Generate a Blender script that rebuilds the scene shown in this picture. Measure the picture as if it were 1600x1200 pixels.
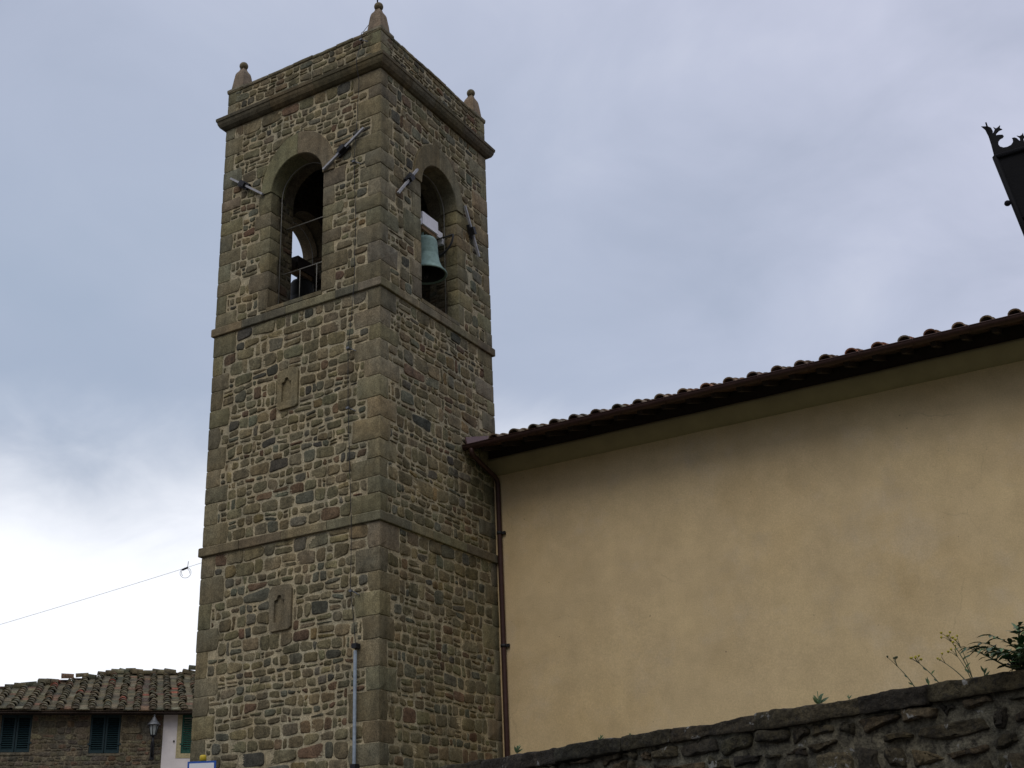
import bpy, math, random
from math import sin, cos, pi, radians, sqrt
from mathutils import Vector, Matrix, noise

random.seed(7)
for o in list(bpy.data.objects):
    bpy.data.objects.remove(o)
S = bpy.context.scene
COL = S.collection
V = Vector

# ------------------------------------------------------------------ camera
RIGHT = V((0.8625452, 0.50458018, -0.03761139))
UP = V((0.22238611, -0.31128409, 0.92392999))
FWD = V((-0.45448894, 0.80529563, 0.38070822))
EYE = V((12.69843, -17.50035, 1.6))
cam = bpy.data.cameras.new('camera')
cam.sensor_fit = 'HORIZONTAL'
cam.sensor_width = 36.0
cam.lens = 36.0 * 1955.16 / 1600
cam.clip_start = 0.1
cam.clip_end = 5000
cam_o = bpy.data.objects.new('camera', cam)
COL.objects.link(cam_o)
m = Matrix.Identity(4)
for i in range(3):
    m[i][0] = RIGHT[i]; m[i][1] = UP[i]; m[i][2] = -FWD[i]; m[i][3] = EYE[i]
cam_o.matrix_world = m
S.camera = cam_o

# ------------------------------------------------------------------ light
SUN_EL, SUN_AZ = radians(48), radians(166)      # azimuth clockwise from +Y
w = bpy.data.worlds.new('World')
S.world = w
w.use_nodes = True
nt = w.node_tree
nt.nodes.clear()
N = nt.nodes.new
def L(a, b): nt.links.new(a, b)
out = N('ShaderNodeOutputWorld'); bg = N('ShaderNodeBackground')
L(bg.outputs[0], out.inputs[0])
bg.inputs['Strength'].default_value = 0.1
sky = N('ShaderNodeTexSky'); sky.sky_type = 'NISHITA'; sky.sun_disc = False
sky.sun_elevation = SUN_EL; sky.sun_rotation = SUN_AZ
tc = N('ShaderNodeTexCoord')
sep = N('ShaderNodeSeparateXYZ'); L(tc.outputs['Generated'], sep.inputs[0])
def mth(op, a, b=None, c=None, clamp=False):
    n = N('ShaderNodeMath'); n.operation = op; n.use_clamp = clamp
    for i, x in enumerate((a, b, c)):
        if x is None: continue
        if isinstance(x, (int, float)): n.inputs[i].default_value = x
        else: L(x, n.inputs[i])
    return n.outputs[0]
den = mth('ADD', mth('MAXIMUM', sep.outputs[2], 0.0), 0.32)
px = mth('DIVIDE', sep.outputs[0], den); py = mth('DIVIDE', sep.outputs[1], den)
cmb = N('ShaderNodeCombineXYZ'); L(px, cmb.inputs[0]); L(py, cmb.inputs[1])
def nz(scale, detail, rough, off, dist=0.0):
    mp = N('ShaderNodeMapping'); mp.inputs['Location'].default_value = off
    L(cmb.outputs[0], mp.inputs[0])
    n = N('ShaderNodeTexNoise'); n.inputs['Scale'].default_value = scale
    n.inputs['Detail'].default_value = detail; n.inputs['Roughness'].default_value = rough
    n.inputs['Distortion'].default_value = dist
    L(mp.outputs[0], n.inputs['Vector'])
    return n.outputs['Fac']
n1 = nz(1.7, 5, 0.5, (3.1, 1.7, 0), 0.3)
n2 = nz(5.0, 6, 0.55, (0.3, 8.7, 0), 0.4)
def ramp(fac, stops):
    r = N('ShaderNodeValToRGB'); e = r.color_ramp.elements
    while len(e) < len(stops): e.new(0.5)
    for k, (p, c) in enumerate(stops):
        e[k].position = p; e[k].color = (*c, 1)
    L(fac, r.inputs[0]); return r.outputs[0]
mixn = mth('ADD', mth('MULTIPLY', n1, 0.65), mth('MULTIPLY', n2, 0.35))
cloud = ramp(mixn, [(0.36, (0.455, 0.495, 0.625)), (0.50, (0.59, 0.62, 0.765)), (0.62, (0.74, 0.76, 0.885))])
# bright cloud bank low over the horizon
zz = mth('ADD', sep.outputs[2], mth('MULTIPLY', mth('SUBTRACT', n2, 0.5), 0.10))
zz = mth('ADD', zz, mth('MULTIPLY', mth('SUBTRACT', n1, 0.5), 0.10))
low = N('ShaderNodeMapRange'); low.interpolation_type = 'SMOOTHSTEP'
low.inputs[1].default_value = 0.385; low.inputs[2].default_value = 0.25
low.inputs[3].default_value = 0.0; low.inputs[4].default_value = 1.0
L(zz, low.inputs[0])
west = N('ShaderNodeMapRange'); west.interpolation_type = 'SMOOTHSTEP'
wd_ = mth('ADD', mth('MULTIPLY', sep.outputs[0], -0.75), mth('MULTIPLY', sep.outputs[1], 0.66))
west.inputs[1].default_value = 0.15; west.inputs[2].default_value = 0.75
L(wd_, west.inputs[0])
lowf = mth('MULTIPLY', low.outputs[0], west.outputs[0])
zen = N('ShaderNodeMapRange'); zen.interpolation_type = 'SMOOTHSTEP'
zen.inputs[1].default_value = 0.62; zen.inputs[2].default_value = 0.95
zen.inputs[3].default_value = 1.0; zen.inputs[4].default_value = 1.35
L(sep.outputs[2], zen.inputs[0])
hor = N('ShaderNodeMapRange')                       # dimmer towards the ground away from the west
hor.inputs[1].default_value = 0.0; hor.inputs[2].default_value = 0.35
hor.inputs[3].default_value = 0.35; hor.inputs[4].default_value = 1.0
L(sep.outputs[2], hor.inputs[0])
# added dimming of the low sky behind the viewer, deepens shade under the eaves
bk = N('ShaderNodeMapRange'); bk.interpolation_type = 'SMOOTHSTEP'
bk.inputs[1].default_value = -0.15; bk.inputs[2].default_value = 0.45
L(mth('ADD', mth('MULTIPLY', sep.outputs[0], 0.42), mth('MULTIPLY', sep.outputs[1], -0.9)), bk.inputs[0])
bl = N('ShaderNodeMapRange'); bl.interpolation_type = 'SMOOTHSTEP'
bl.inputs[1].default_value = 0.45; bl.inputs[2].default_value = 0.12
L(sep.outputs[2], bl.inputs[0])
bkf = mth('SUBTRACT', 1.0, mth('MULTIPLY', mth('MULTIPLY', bk.outputs[0], bl.outputs[0]), 0.7))
zh = mth('MULTIPLY', mth('MULTIPLY', zen.outputs[0], hor.outputs[0]), bkf)
sl_ = N('ShaderNodeMapRange'); sl_.interpolation_type = 'SMOOTHSTEP'      # slate cloud in the west
sl_.inputs[1].default_value = 0.58; sl_.inputs[2].default_value = 0.92
L(wd_, sl_.inputs[0])
slm = N('ShaderNodeMix'); slm.data_type = 'RGBA'
L(mth('MULTIPLY', sl_.outputs[0], mth('ADD', mth('MULTIPLY', n1, 1.2), 0.2)), slm.inputs[0])
L(cloud, slm.inputs[6]); slm.inputs[7].default_value = (0.40, 0.475, 0.61, 1)
cz = N('ShaderNodeMix'); cz.data_type = 'RGBA'; cz.blend_type = 'MULTIPLY'; cz.inputs[0].default_value = 1
L(slm.outputs[2], cz.inputs[6])
zc = N('ShaderNodeCombineColor'); 
for k_ in range(3): L(zh, zc.inputs[k_])
L(zc.outputs[0], cz.inputs[7])
mx = N('ShaderNodeMix'); mx.data_type = 'RGBA'
L(lowf, mx.inputs[0]); L(cz.outputs[2], mx.inputs[6])
mx.inputs[7].default_value = (1.08, 1.10, 1.16, 1)
sc = N('ShaderNodeMix'); sc.data_type = 'RGBA'; sc.blend_type = 'MULTIPLY'; sc.inputs[0].default_value = 1
L(mx.outputs[2], sc.inputs[6]); sc.inputs[7].default_value = (10, 10, 10, 1)
fin = N('ShaderNodeMix'); fin.data_type = 'RGBA'; fin.inputs[0].default_value = 0.93
L(sky.outputs[0], fin.inputs[6]); L(sc.outputs[2], fin.inputs[7])
L(fin.outputs[2], bg.inputs[0])

sl = bpy.data.lights.new('sun', 'SUN')
sl.energy = 0.9; sl.angle = radians(32); sl.color = (1.0, 0.95, 0.86)
so = bpy.data.objects.new('sun', sl); COL.objects.link(so)
sd = V((sin(SUN_AZ) * cos(SUN_EL), cos(SUN_AZ) * cos(SUN_EL), sin(SUN_EL)))
so.rotation_euler = sd.to_track_quat('Z', 'Y').to_euler()
so.location = sd * 60
S.view_settings.view_transform = 'Standard'
S.view_settings.look = 'None'
S.view_settings.exposure = 0.0
S.view_settings.gamma = 1.0

# ------------------------------------------------------------------ helpers
class MB:
    """collects faces; build() links them as ONE mesh object"""
    def __init__(s): s.v = []; s.f = []; s.c = []; s.mi = []; s.sm = []
    def vert(s, p, c=(1, 1, 1)):
        s.v.append((p[0], p[1], p[2])); s.c.append((c[0], c[1], c[2], 1.0)); return len(s.v) - 1
    def face(s, ids, mi=0, smooth=False): s.f.append(tuple(ids)); s.mi.append(mi); s.sm.append(smooth)
    def poly(s, pts, c=(1, 1, 1), mi=0, smooth=False):
        s.face([s.vert(p, c) for p in pts], mi, smooth)
    def grid(s, rows, c=(1, 1, 1), mi=0, smooth=False, closed=False):
        ids = [[s.vert(p, c) for p in r] for r in rows]
        n = len(ids[0])
        for a, b in zip(ids[:-1], ids[1:]):
            for j in range(n if closed else n - 1):
                k = (j + 1) % n
                s.face((a[j], a[k], b[k], b[j]), mi, smooth)
        return ids
    def box(s, lo, hi, c=(1, 1, 1), mi=0, M=None):
        P = [V((x, y, z)) for z in (lo[2], hi[2]) for y in (lo[1], hi[1]) for x in (lo[0], hi[0])]
        if M is not None: P = [M @ p for p in P]
        i = [s.vert(p, c) for p in P]
        for q in ((0, 2, 3, 1), (4, 5, 7, 6), (0, 1, 5, 4), (2, 6, 7, 3), (0, 4, 6, 2), (1, 3, 7, 5)):
            s.face([i[k] for k in q], mi)
    def obox(s, O, U, Vv, Nn, u0, u1, v0, v1, n0, n1, c=(1, 1, 1), mi=0):
        M = Matrix((U, Vv, Nn)).transposed().to_4x4(); M.translation = O
        s.box((u0, v0, n0), (u1, v1, n1), c, mi, M)
    def tube(s, path, r, n=8, c=(1, 1, 1), mi=0, cap=True):
        path = [V(p) for p in path]
        R = r if isinstance(r, (list, tuple)) else [r] * len(path)
        t0 = (path[1] - path[0]).normalized()
        a = t0.orthogonal().normalized()
        rows = []
        for i, p in enumerate(path):
            t = (path[min(i + 1, len(path) - 1)] - path[max(i - 1, 0)])
            if t.length < 1e-9: t = t0
            t.normalize()
            a = (a - t * a.dot(t)).normalized(); b = t.cross(a)
            rows.append([p + (a * cos(2 * pi * k / n) + b * sin(2 * pi * k / n)) * R[i] for k in range(n)])
        ids = s.grid(rows, c, mi, True, True)
        if cap:
            s.face(list(reversed(ids[0])), mi); s.face(ids[-1], mi)
    def lathe(s, prof, O, n=24, c=(1, 1, 1), mi=0):
        O = V(O)
        rows = [[O + V((r * cos(2 * pi * k / n), r * sin(2 * pi * k / n), z)) for k in range(n)] for r, z in prof]
        s.grid(rows, c, mi, True, True)
    def build(s, name, mat, parent=None, smooth_all=None):
        me = bpy.data.meshes.new(name)
        me.from_pydata(s.v, [], s.f)
        for mm in (mat if isinstance(mat, (list, tuple)) else [mat]): me.materials.append(mm)
        me.polygons.foreach_set('material_index', s.mi)
        me.polygons.foreach_set('use_smooth', [True] * len(s.f) if smooth_all else s.sm)
        at = me.color_attributes.new('Col', 'FLOAT_COLOR', 'POINT')
        at.data.foreach_set('color', [x for c in s.c for x in c])
        me.update()
        o = bpy.data.objects.new(name, me); COL.objects.link(o)
        if parent is not None:
            o.parent = parent
            if parent.type == 'EMPTY':
                o.matrix_parent_inverse = Matrix.Translation(-parent.location) if True else o.matrix_parent_inverse
        return o

def thing(name, label, cat, loc=(0, 0, 0), group=None):
    o = bpy.data.objects.new(name, None); COL.objects.link(o); o.location = loc
    o.empty_display_size = 0.3
    o['label'] = label; o['category'] = cat
    if group: o['group'] = group
    return o
def tag(o, label, cat, group=None):
    o['label'] = label; o['category'] = cat
    if group: o['group'] = group
    return o

# ------------------------------------------------------------------ materials
def mat(name, build):
    mm = bpy.data.materials.new(name); mm.use_nodes = True
    t = mm.node_tree; b = t.nodes['Principled BSDF']
    build(t, b); return mm
class NT:
    def __init__(s, t): s.t = t
    def n(s, typ, **kw):
        x = s.t.nodes.new(typ)
        for k, v in kw.items(): setattr(x, k, v)
        return x
    def l(s, a, b): s.t.links.new(a, b)
    def noise(s, scale, detail=4, rough=0.55, vec=None, dist=0.0):
        x = s.n('ShaderNodeTexNoise'); x.inputs['Scale'].default_value = scale
        x.inputs['Detail'].default_value = detail; x.inputs['Roughness'].default_value = rough
        x.inputs['Distortion'].default_value = dist
        s.l(vec if vec is not None else s.co(), x.inputs['Vector']); return x.outputs['Fac']
    def co(s):
        if not hasattr(s, '_co'): s._co = s.n('ShaderNodeTexCoord').outputs['Object']
        return s._co
    def ramp(s, fac, stops, interp='LINEAR'):
        r = s.n('ShaderNodeValToRGB'); r.color_ramp.interpolation = interp
        e = r.color_ramp.elements
        while len(e) < len(stops): e.new(0.5)
        for k, (p, c) in enumerate(stops):
            e[k].position = p
            e[k].color = (*c, 1) if isinstance(c, tuple) else (c, c, c, 1)
        s.l(fac, r.inputs[0]); return r.outputs[0]
    def mix(s, fac, a, b, blend='MIX'):
        x = s.n('ShaderNodeMix', data_type='RGBA', blend_type=blend)
        for i, q in ((0, fac), (6, a), (7, b)):
            if isinstance(q, (int, float)): x.inputs[i].default_value = q
            elif isinstance(q, tuple): x.inputs[i].default_value = (*q, 1)
            else: s.l(q, x.inputs[i])
        return x.outputs[2]
    def attr(s): return s.n('ShaderNodeAttribute', attribute_name='Col').outputs['Color']
    def bump(s, h, strength, dist, prev=None):
        x = s.n('ShaderNodeBump'); x.inputs['Strength'].default_value = strength
        x.inputs['Distance'].default_value = dist; s.l(h, x.inputs['Height'])
        if prev is not None: s.l(prev, x.inputs['Normal'])
        return x.outputs[0]

def stone_mat(name, fine=55.0, bump=0.5, lichen=0.0, mott=(0.62, 1.3), bd=0.012, dark=0.0):
    def bld(t, b):
        q = NT(t)
        a = q.attr()
        v1 = q.ramp(q.noise(7.0, 6, 0.65), [(0.28, mott[0]), (0.72, mott[1])])
        c = q.mix(1.0, a, v1, 'MULTIPLY')
        v2 = q.ramp(q.noise(fine * 0.8, 5, 0.8), [(0.36, 0.5), (0.64, 1.42)])
        c = q.mix(1.0, c, v2, 'MULTIPLY')
        # ochre / grey weathering patches
        hue = q.ramp(q.noise(1.3, 5, 0.6), [(0.35, (0.93, 0.97, 1.0)), (0.65, (1.06, 1.01, 0.93))])
        c = q.mix(1.0, c, hue, 'MULTIPLY')
        if dark > 0:
            dm = q.ramp(q.noise(16.0, 5, 0.65, dist=0.4), [(0.52, 0.0), (0.64, 1.0)])
            c = q.mix(q.mix(1.0, dm, (dark, dark, dark), 'MULTIPLY'), c, (0.016, 0.014, 0.011))
        if lichen > 0:
            lm = q.ramp(q.noise(7.0, 5, 0.65, dist=0.25), [(0.635, 0.0), (0.67, 1.0)])
            c = q.mix(q.mix(1.0, lm, (lichen, lichen, lichen), 'MULTIPLY'), c, (0.27, 0.27, 0.25))
        # run-off stains
        mp = q.n('ShaderNodeMapping'); mp.inputs['Scale'].default_value = (2.6, 2.6, 0.22)
        q.l(q.co(), mp.inputs[0])
        st = q.ramp(q.noise(1.4, 6, 0.65, vec=mp.outputs[0]), [(0.36, 0.72), (0.56, 1.05)])
        c = q.mix(1.0, c, st, 'MULTIPLY')
        q.l(c, b.inputs['Base Color'])
        b.inputs['Roughness'].default_value = 0.93
        b.inputs['Specular IOR Level'].default_value = 0.25
        n = q.bump(q.noise(fine, 6, 0.7), bump, bd)
        n = q.bump(q.noise(fine * 0.28, 4, 0.6), bump, bd * 2, n)
        q.l(n, b.inputs['Normal'])
    return mat(name, bld)

M_STONE = stone_mat('rubble_stone', 45, 0.55)
M_ASHLAR = stone_mat('dressed_sandstone', 60, 0.35, mott=(0.72, 1.22))
M_WALLSTONE = stone_mat('dark_rough_stone', 38, 0.9, lichen=0.75, mott=(0.4, 1.5), bd=0.02, dark=0.7)
M_HOUSE = stone_mat('house_rubble', 25, 0.7)
M_TILE = stone_mat('old_terracotta', 30, 0.5, lichen=0.35, mott=(0.5, 1.35))

def plaster(t, b):
    q = NT(t)
    base = q.ramp(q.noise(0.55, 6, 0.6, dist=0.1), [(0.30, (0.57, 0.425, 0.23)), (0.5, (0.605, 0.46, 0.262)), (0.72, (0.645, 0.49, 0.27))])
    pale = q.ramp(q.noise(0.9, 6, 0.68, dist=0.1), [(0.54, 0.0), (0.72, 0.55)])
    c = q.mix(pale, base, (0.60, 0.485, 0.33))
    och = q.ramp(q.noise(0.35, 4, 0.55, vec=None, dist=0.0), [(0.45, 0.0), (0.7, 0.45)])
    c = q.mix(och, c, (0.555, 0.39, 0.185))
    fine = q.ramp(q.noise(42, 4, 0.7), [(0.3, 0.86), (0.7, 1.12)])
    c = q.mix(1.0, c, fine, 'MULTIPLY')
    # a few fine specks and damp marks
    sp = q.ramp(q.noise(9.0, 2, 0.5), [(0.775, 0.0), (0.80, 0.7)])
    c = q.mix(sp, c, (0.17, 0.13, 0.08))
    # vertical rain streaks
    mp = q.n('ShaderNodeMapping'); mp.inputs['Scale'].default_value = (2.2, 2.2, 0.12)
    q.l(q.co(), mp.inputs[0])
    st = q.ramp(q.noise(1.6, 5, 0.6, vec=mp.outputs[0]), [(0.35, 0.98), (0.65, 1.015)])
    c = q.mix(1.0, c, st, 'MULTIPLY')
    # rubbed and dirty cloudiness, hairline cracks
    cl_ = q.ramp(q.noise(1.7, 7, 0.66, dist=0.15), [(0.34, 0.90), (0.62, 1.04)])
    c = q.mix(1.0, c, cl_, 'MULTIPLY')
    vo = q.n('ShaderNodeTexVoronoi', feature='DISTANCE_TO_EDGE'); vo.inputs['Scale'].default_value = 0.42
    wp = q.n('ShaderNodeMix', data_type='RGBA', blend_type='ADD'); wp.inputs[0].default_value = 0.5
    nn = q.n('ShaderNodeTexNoise'); nn.inputs['Scale'].default_value = 1.9; nn.inputs['Detail'].default_value = 6
    q.l(q.co(), nn.inputs['Vector']); q.l(q.co(), wp.inputs[6]); q.l(nn.outputs['Color'], wp.inputs[7])
    q.l(wp.outputs[2], vo.inputs['Vector'])
    ck = q.ramp(vo.outputs['Distance'], [(0.0, 1.0), (0.006, 0.0)])
    cm = q.ramp(q.noise(0.8, 3, 0.5), [(0.54, 0.0), (0.66, 0.3)])
    c = q.mix(q.mix(1.0, ck, cm, 'MULTIPLY'), c, (0.22, 0.17, 0.11))
    q.l(c, b.inputs['Base Color'])
    b.inputs['Roughness'].default_value = 0.95
    b.inputs['Specular IOR Level'].default_value = 0.15
    n = q.bump(q.noise(90, 4, 0.7), 0.25, 0.006)
    n = q.bump(q.noise(2.2, 4, 0.6), 0.3, 0.03, n)
    q.l(n, b.inputs['Normal'])
M_PLASTER = mat('ochre_plaster', plaster)

def simple(name, col, rough=0.6, metal=0.0, var=0.25, scale=14.0, bump=0.15, spec=0.4):
    def bld(t, b):
        q = NT(t)
        v = q.ramp(q.noise(scale, 5, 0.65), [(0.3, 1 - var), (0.7, 1 + var)])
        q.l(q.mix(1.0, tuple(col), v, 'MULTIPLY'), b.inputs['Base Color'])
        b.inputs['Roughness'].default_value = rough
        b.inputs['Metallic'].default_value = metal
        b.inputs['Specular IOR Level'].default_value = spec
        if bump: q.l(q.bump(q.noise(scale * 5, 4, 0.6), bump, 0.006), b.inputs['Normal'])
    return mat(name, bld)
def colattr(name, rough=0.8, bump=0.2, scale=20):
    def bld(t, b):
        q = NT(t)
        v = q.ramp(q.noise(scale, 5, 0.65), [(0.3, 0.72), (0.7, 1.25)])
        q.l(q.mix(1.0, q.attr(), v, 'MULTIPLY'), b.inputs['Base Color'])
        b.inputs['Roughness'].default_value = rough
        q.l(q.bump(q.noise(scale * 4, 4, 0.6), bump, 0.006), b.inputs['Normal'])
    return mat(name, bld)
M_MOULD = simple('eave_shaded_plaster', (0.33, 0.265, 0.145), 0.95, 0, 0.12, 2.0)  # moulding plaster with the shade under the eave put into its colour
M_COPPER = simple('brown_copper', (0.050, 0.022, 0.017), 0.55, 0.2)
M_FLASH = simple('flashing_sheet', (0.17, 0.105, 0.10), 0.45, 0.3)
M_WOOD = simple('dark_wood', (0.035, 0.022, 0.014), 0.8)
M_IRON = simple('grey_iron', (0.16, 0.165, 0.17), 0.55, 0.6)
M_PALEIRON = simple('pale_weathered_iron', (0.33, 0.33, 0.34), 0.75, 0.0)
M_DARKIRON = simple('dark_iron', (0.028, 0.028, 0.03), 0.6, 0.5)
M_BLACK = simple('black_paint', (0.006, 0.006, 0.007), 0.7, 0.0, spec=0.15)
M_WIRE = simple('galvanised_wire', (0.22, 0.21, 0.18), 0.6, 0.3)
M_PIPE = simple('grey_blue_pipe', (0.19, 0.225, 0.255), 0.6)
M_BRONZE = simple('green_bronze', (0.215, 0.315, 0.275), 0.7, 0.0, 0.3, 7)
M_SHADEBRONZE = simple('shaded_bronze', (0.02, 0.02, 0.016), 0.7)  # near black copy of the bronze, shade painted into the colour
M_WHITEPAINT = simple('pale_paint', (0.85, 0.84, 0.86), 0.7, 0, 0.08)
M_BROWNWOOD = simple('brown_wood', (0.20, 0.125, 0.06), 0.8)
M_WHITEWALL = simple('white_plaster', (0.74, 0.69, 0.66), 0.95, 0, 0.08, 3.0)
M_YELLOWTRIM = simple('yellow_trim', (0.42, 0.36, 0.20), 0.9)
M_TEAL = simple('teal_shutter', (0.005, 0.024, 0.028), 0.6)
M_GREEN = simple('green_shutter', (0.012, 0.075, 0.05), 0.6)
M_BLUE = simple('blue_sign', (0.02, 0.09, 0.36), 0.4, 0, 0.05)
M_SIGNWHITE = simple('sign_white', (0.75, 0.76, 0.78), 0.4, 0, 0.05)
M_YELLOW = simple('yellow_cap', (0.55, 0.40, 0.02), 0.5)
M_GROUND = simple('gravel_ground', (0.10, 0.09, 0.075), 0.95, 0, 0.3, 3.0)
M_GRASS = simple('grass_ground', (0.06, 0.085, 0.03), 0.95, 0, 0.4, 5.0)
M_LEAF = colattr('leaf', 0.6, 0.1, 30)
M_STEM = simple('plant_stem', (0.05, 0.06, 0.025), 0.7)
M_FLOWER = simple('yellow_flower', (0.36, 0.30, 0.03), 0.7)
def glass(t, b):
    b.inputs['Base Color'].default_value = (0.55, 0.58, 0.56, 1)
    b.inputs['Roughness'].default_value = 0.12
    b.inputs['Transmission Weight'].default_value = 0.85
    b.inputs['IOR'].default_value = 1.25
M_GLASS = mat('lamp_glass', glass)
M_PALEGLASS = simple('frosted_glass', (0.35, 0.38, 0.37), 0.25, 0, 0.05)

# ------------------------------------------------------------------ rubble masonry
PALETTE = [((0.168, 0.144, 0.084), 44), ((0.198, 0.165, 0.090), 16), ((0.162, 0.132, 0.073), 17),
           ((0.152, 0.100, 0.060), 7), ((0.137, 0.130, 0.090), 12), ((0.088, 0.083, 0.062), 3), ((0.20, 0.15, 0.07), 2)]
MORTAR = (0.42, 0.36, 0.235)
def pick(pal, rng, k=1.0):
    tot = sum(x[1] for x in pal); r = rng.random() * tot
    for c, wt in pal:
        r -= wt
        if r <= 0: break
    f = rng.uniform(0.78, 1.2) * k
    return tuple(max(0.01, x * f * rng.uniform(0.95, 1.05)) for x in c)

class Frame:
    def __init__(s, O, U, Vv, Nn): s.O, s.U, s.V, s.N = V(O), V(U), V(Vv), V(Nn)
    def __call__(s, u, v, h=0.0): return s.O + s.U * u + s.V * v + s.N * h

def clip(poly, nx, ny, d):
    """keep nx*x+ny*y <= d"""
    res = []
    for i in range(len(poly)):
        a, b = poly[i], poly[(i + 1) % len(poly)]
        da = nx * a[0] + ny * a[1] - d; db = nx * b[0] + ny * b[1] - d
        if da <= 0: res.append(a)
        if (da < 0 < db) or (db < 0 < da):
            t = da / (da - db); res.append((a[0] + (b[0] - a[0]) * t, a[1] + (b[1] - a[1]) * t))
    return res
def area(p): return 0.5 * sum(p[i][0] * p[(i + 1) % len(p)][1] - p[(i + 1) % len(p)][0] * p[i][1] for i in range(len(p)))
def centroid(p):
    return sum(a[0] for a in p) / len(p), sum(a[1] for a in p) / len(p)
def chaikin(p, r):
    res = []
    for i in range(len(p)):
        a, b = p[i], p[(i + 1) % len(p)]
        res.append((a[0] + (b[0] - a[0]) * r, a[1] + (b[1] - a[1]) * r))
        res.append((a[0] + (b[0] - a[0]) * (1 - r), a[1] + (b[1] - a[1]) * (1 - r)))
    return res
def block(poly, blockers, g):
    for B in blockers:
        if len(poly) < 3: return poly
        us = [p[0] for p in poly]; vs = [p[1] for p in poly]
        if B[0] == 'r':
            _, a, b, c, d = B
            if max(us) < a - g or min(us) > b + g or max(vs) < c - g or min(vs) > d + g: continue
            cu, cv = centroid(poly)
            opt = [(a - cu, 0), (cu - b, 1), (c - cv, 2), (cv - d, 3)]
            k = max(opt)[1]
            if k == 0: poly = clip(poly, 1, 0, a - g)
            elif k == 1: poly = clip(poly, -1, 0, -(b + g))
            elif k == 2: poly = clip(poly, 0, 1, c - g)
            else: poly = clip(poly, 0, -1, -(d + g))
        else:                                           # upper half ellipse (cx, cz, ra, rb)
            _, cx, cz, ra, rb = B
            if max(vs) < cz - g: continue
            cu, cv = centroid(poly)
            if cv < cz:
                poly = clip(poly, 1, 0, cx - ra - g) if cu < cx else clip(poly, -1, 0, -(cx + ra + g)); continue
            nx, ny = (cu - cx) / ra ** 2, (cv - cz) / rb ** 2
            l = sqrt(nx * nx + ny * ny) or 1; nx /= l; ny /= l
            sup = sqrt((ra * nx) ** 2 + (rb * ny) ** 2)
            poly = clip(poly, -nx, -ny, -(nx * cx + ny * cz + sup + g))
    return poly

def stone(mb, F, poly, h, col, rng, rnd=0.22, inset=0.02, deep=-0.03, mi=0, rough=0.004, rings=3, flat=False):
    if len(poly) < 3: return
    p = chaikin(chaikin(poly, rnd), 0.27)
    c = centroid(p)
    n = len(p)
    tx, ty = rng.uniform(-.12, .12), rng.uniform(-.12, .12)
    if flat: tx *= .15; ty *= .15
    size = sqrt(abs(area(p)))
    spec = [(0.0, deep), (0.0, h * 0.35), (inset * 0.45, h * 0.82), (inset * 1.4, h)]
    lum = rng.random() * 50
    rows = []
    for k, (d, hh) in enumerate(spec):
        r = []
        for (x, y) in p:
            dx, dy = c[0] - x, c[1] - y; l = sqrt(dx * dx + dy * dy) or 1
            f = min(0.6, d / l)
            X, Y = x + dx * f, y + dy * f
            j = rough if k else 0
            z = hh
            if k > 1: z += (tx * (X - c[0]) + ty * (Y - c[1])) * 0.6 + (rng.uniform(-j, j) if rings < 4 else 0)
            if rings > 3:
                if k: z += .018 * noise.noise(V((X * 9 + lum, Y * 9, 0))) + .009 * noise.noise(V((X * 26 + lum, Y * 26, 3)))
                if k > 2: X, Y = X + .006 * noise.noise(V((X * 31, Y * 31, lum))), Y + .006 * noise.noise(V((X * 31, Y * 31, lum + 9)))
                r.append(F(X + .012 * noise.noise(V((x * 17 + lum, y * 17, 7))), Y + .012 * noise.noise(V((x * 17, y * 17 + lum, 5))), z))
            else:
                r.append(F(X + rng.uniform(-j, j) * .7, Y + rng.uniform(-j, j) * .7, z))
        rows.append(r)
    if rings > 3:
        for fr in (.3, .52, .72, .88):
            r = []
            for (x, y) in p:
                X, Y = x + (c[0] - x) * fr, y + (c[1] - y) * fr
                z = h * 1.03 + (tx * (X - c[0]) + ty * (Y - c[1])) * 0.6 + .018 * noise.noise(V((X * 9 + lum, Y * 9, 0))) + .009 * noise.noise(V((X * 26 + lum, Y * 26, 3)))
                r.append(F(X, Y, z))
            rows.append(r)
    ids = mb.grid(rows, col, mi, True, True)
    cc = mb.vert(F(c[0], c[1], h * 1.04 + (.018 * noise.noise(V((c[0] * 9 + lum, c[1] * 9, 0))) if rings > 3 else rng.uniform(-rough, rough))), col)
    last = ids[-1]
    for k in range(n): mb.face((last[k], last[(k + 1) % n], cc), mi, True)

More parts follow.
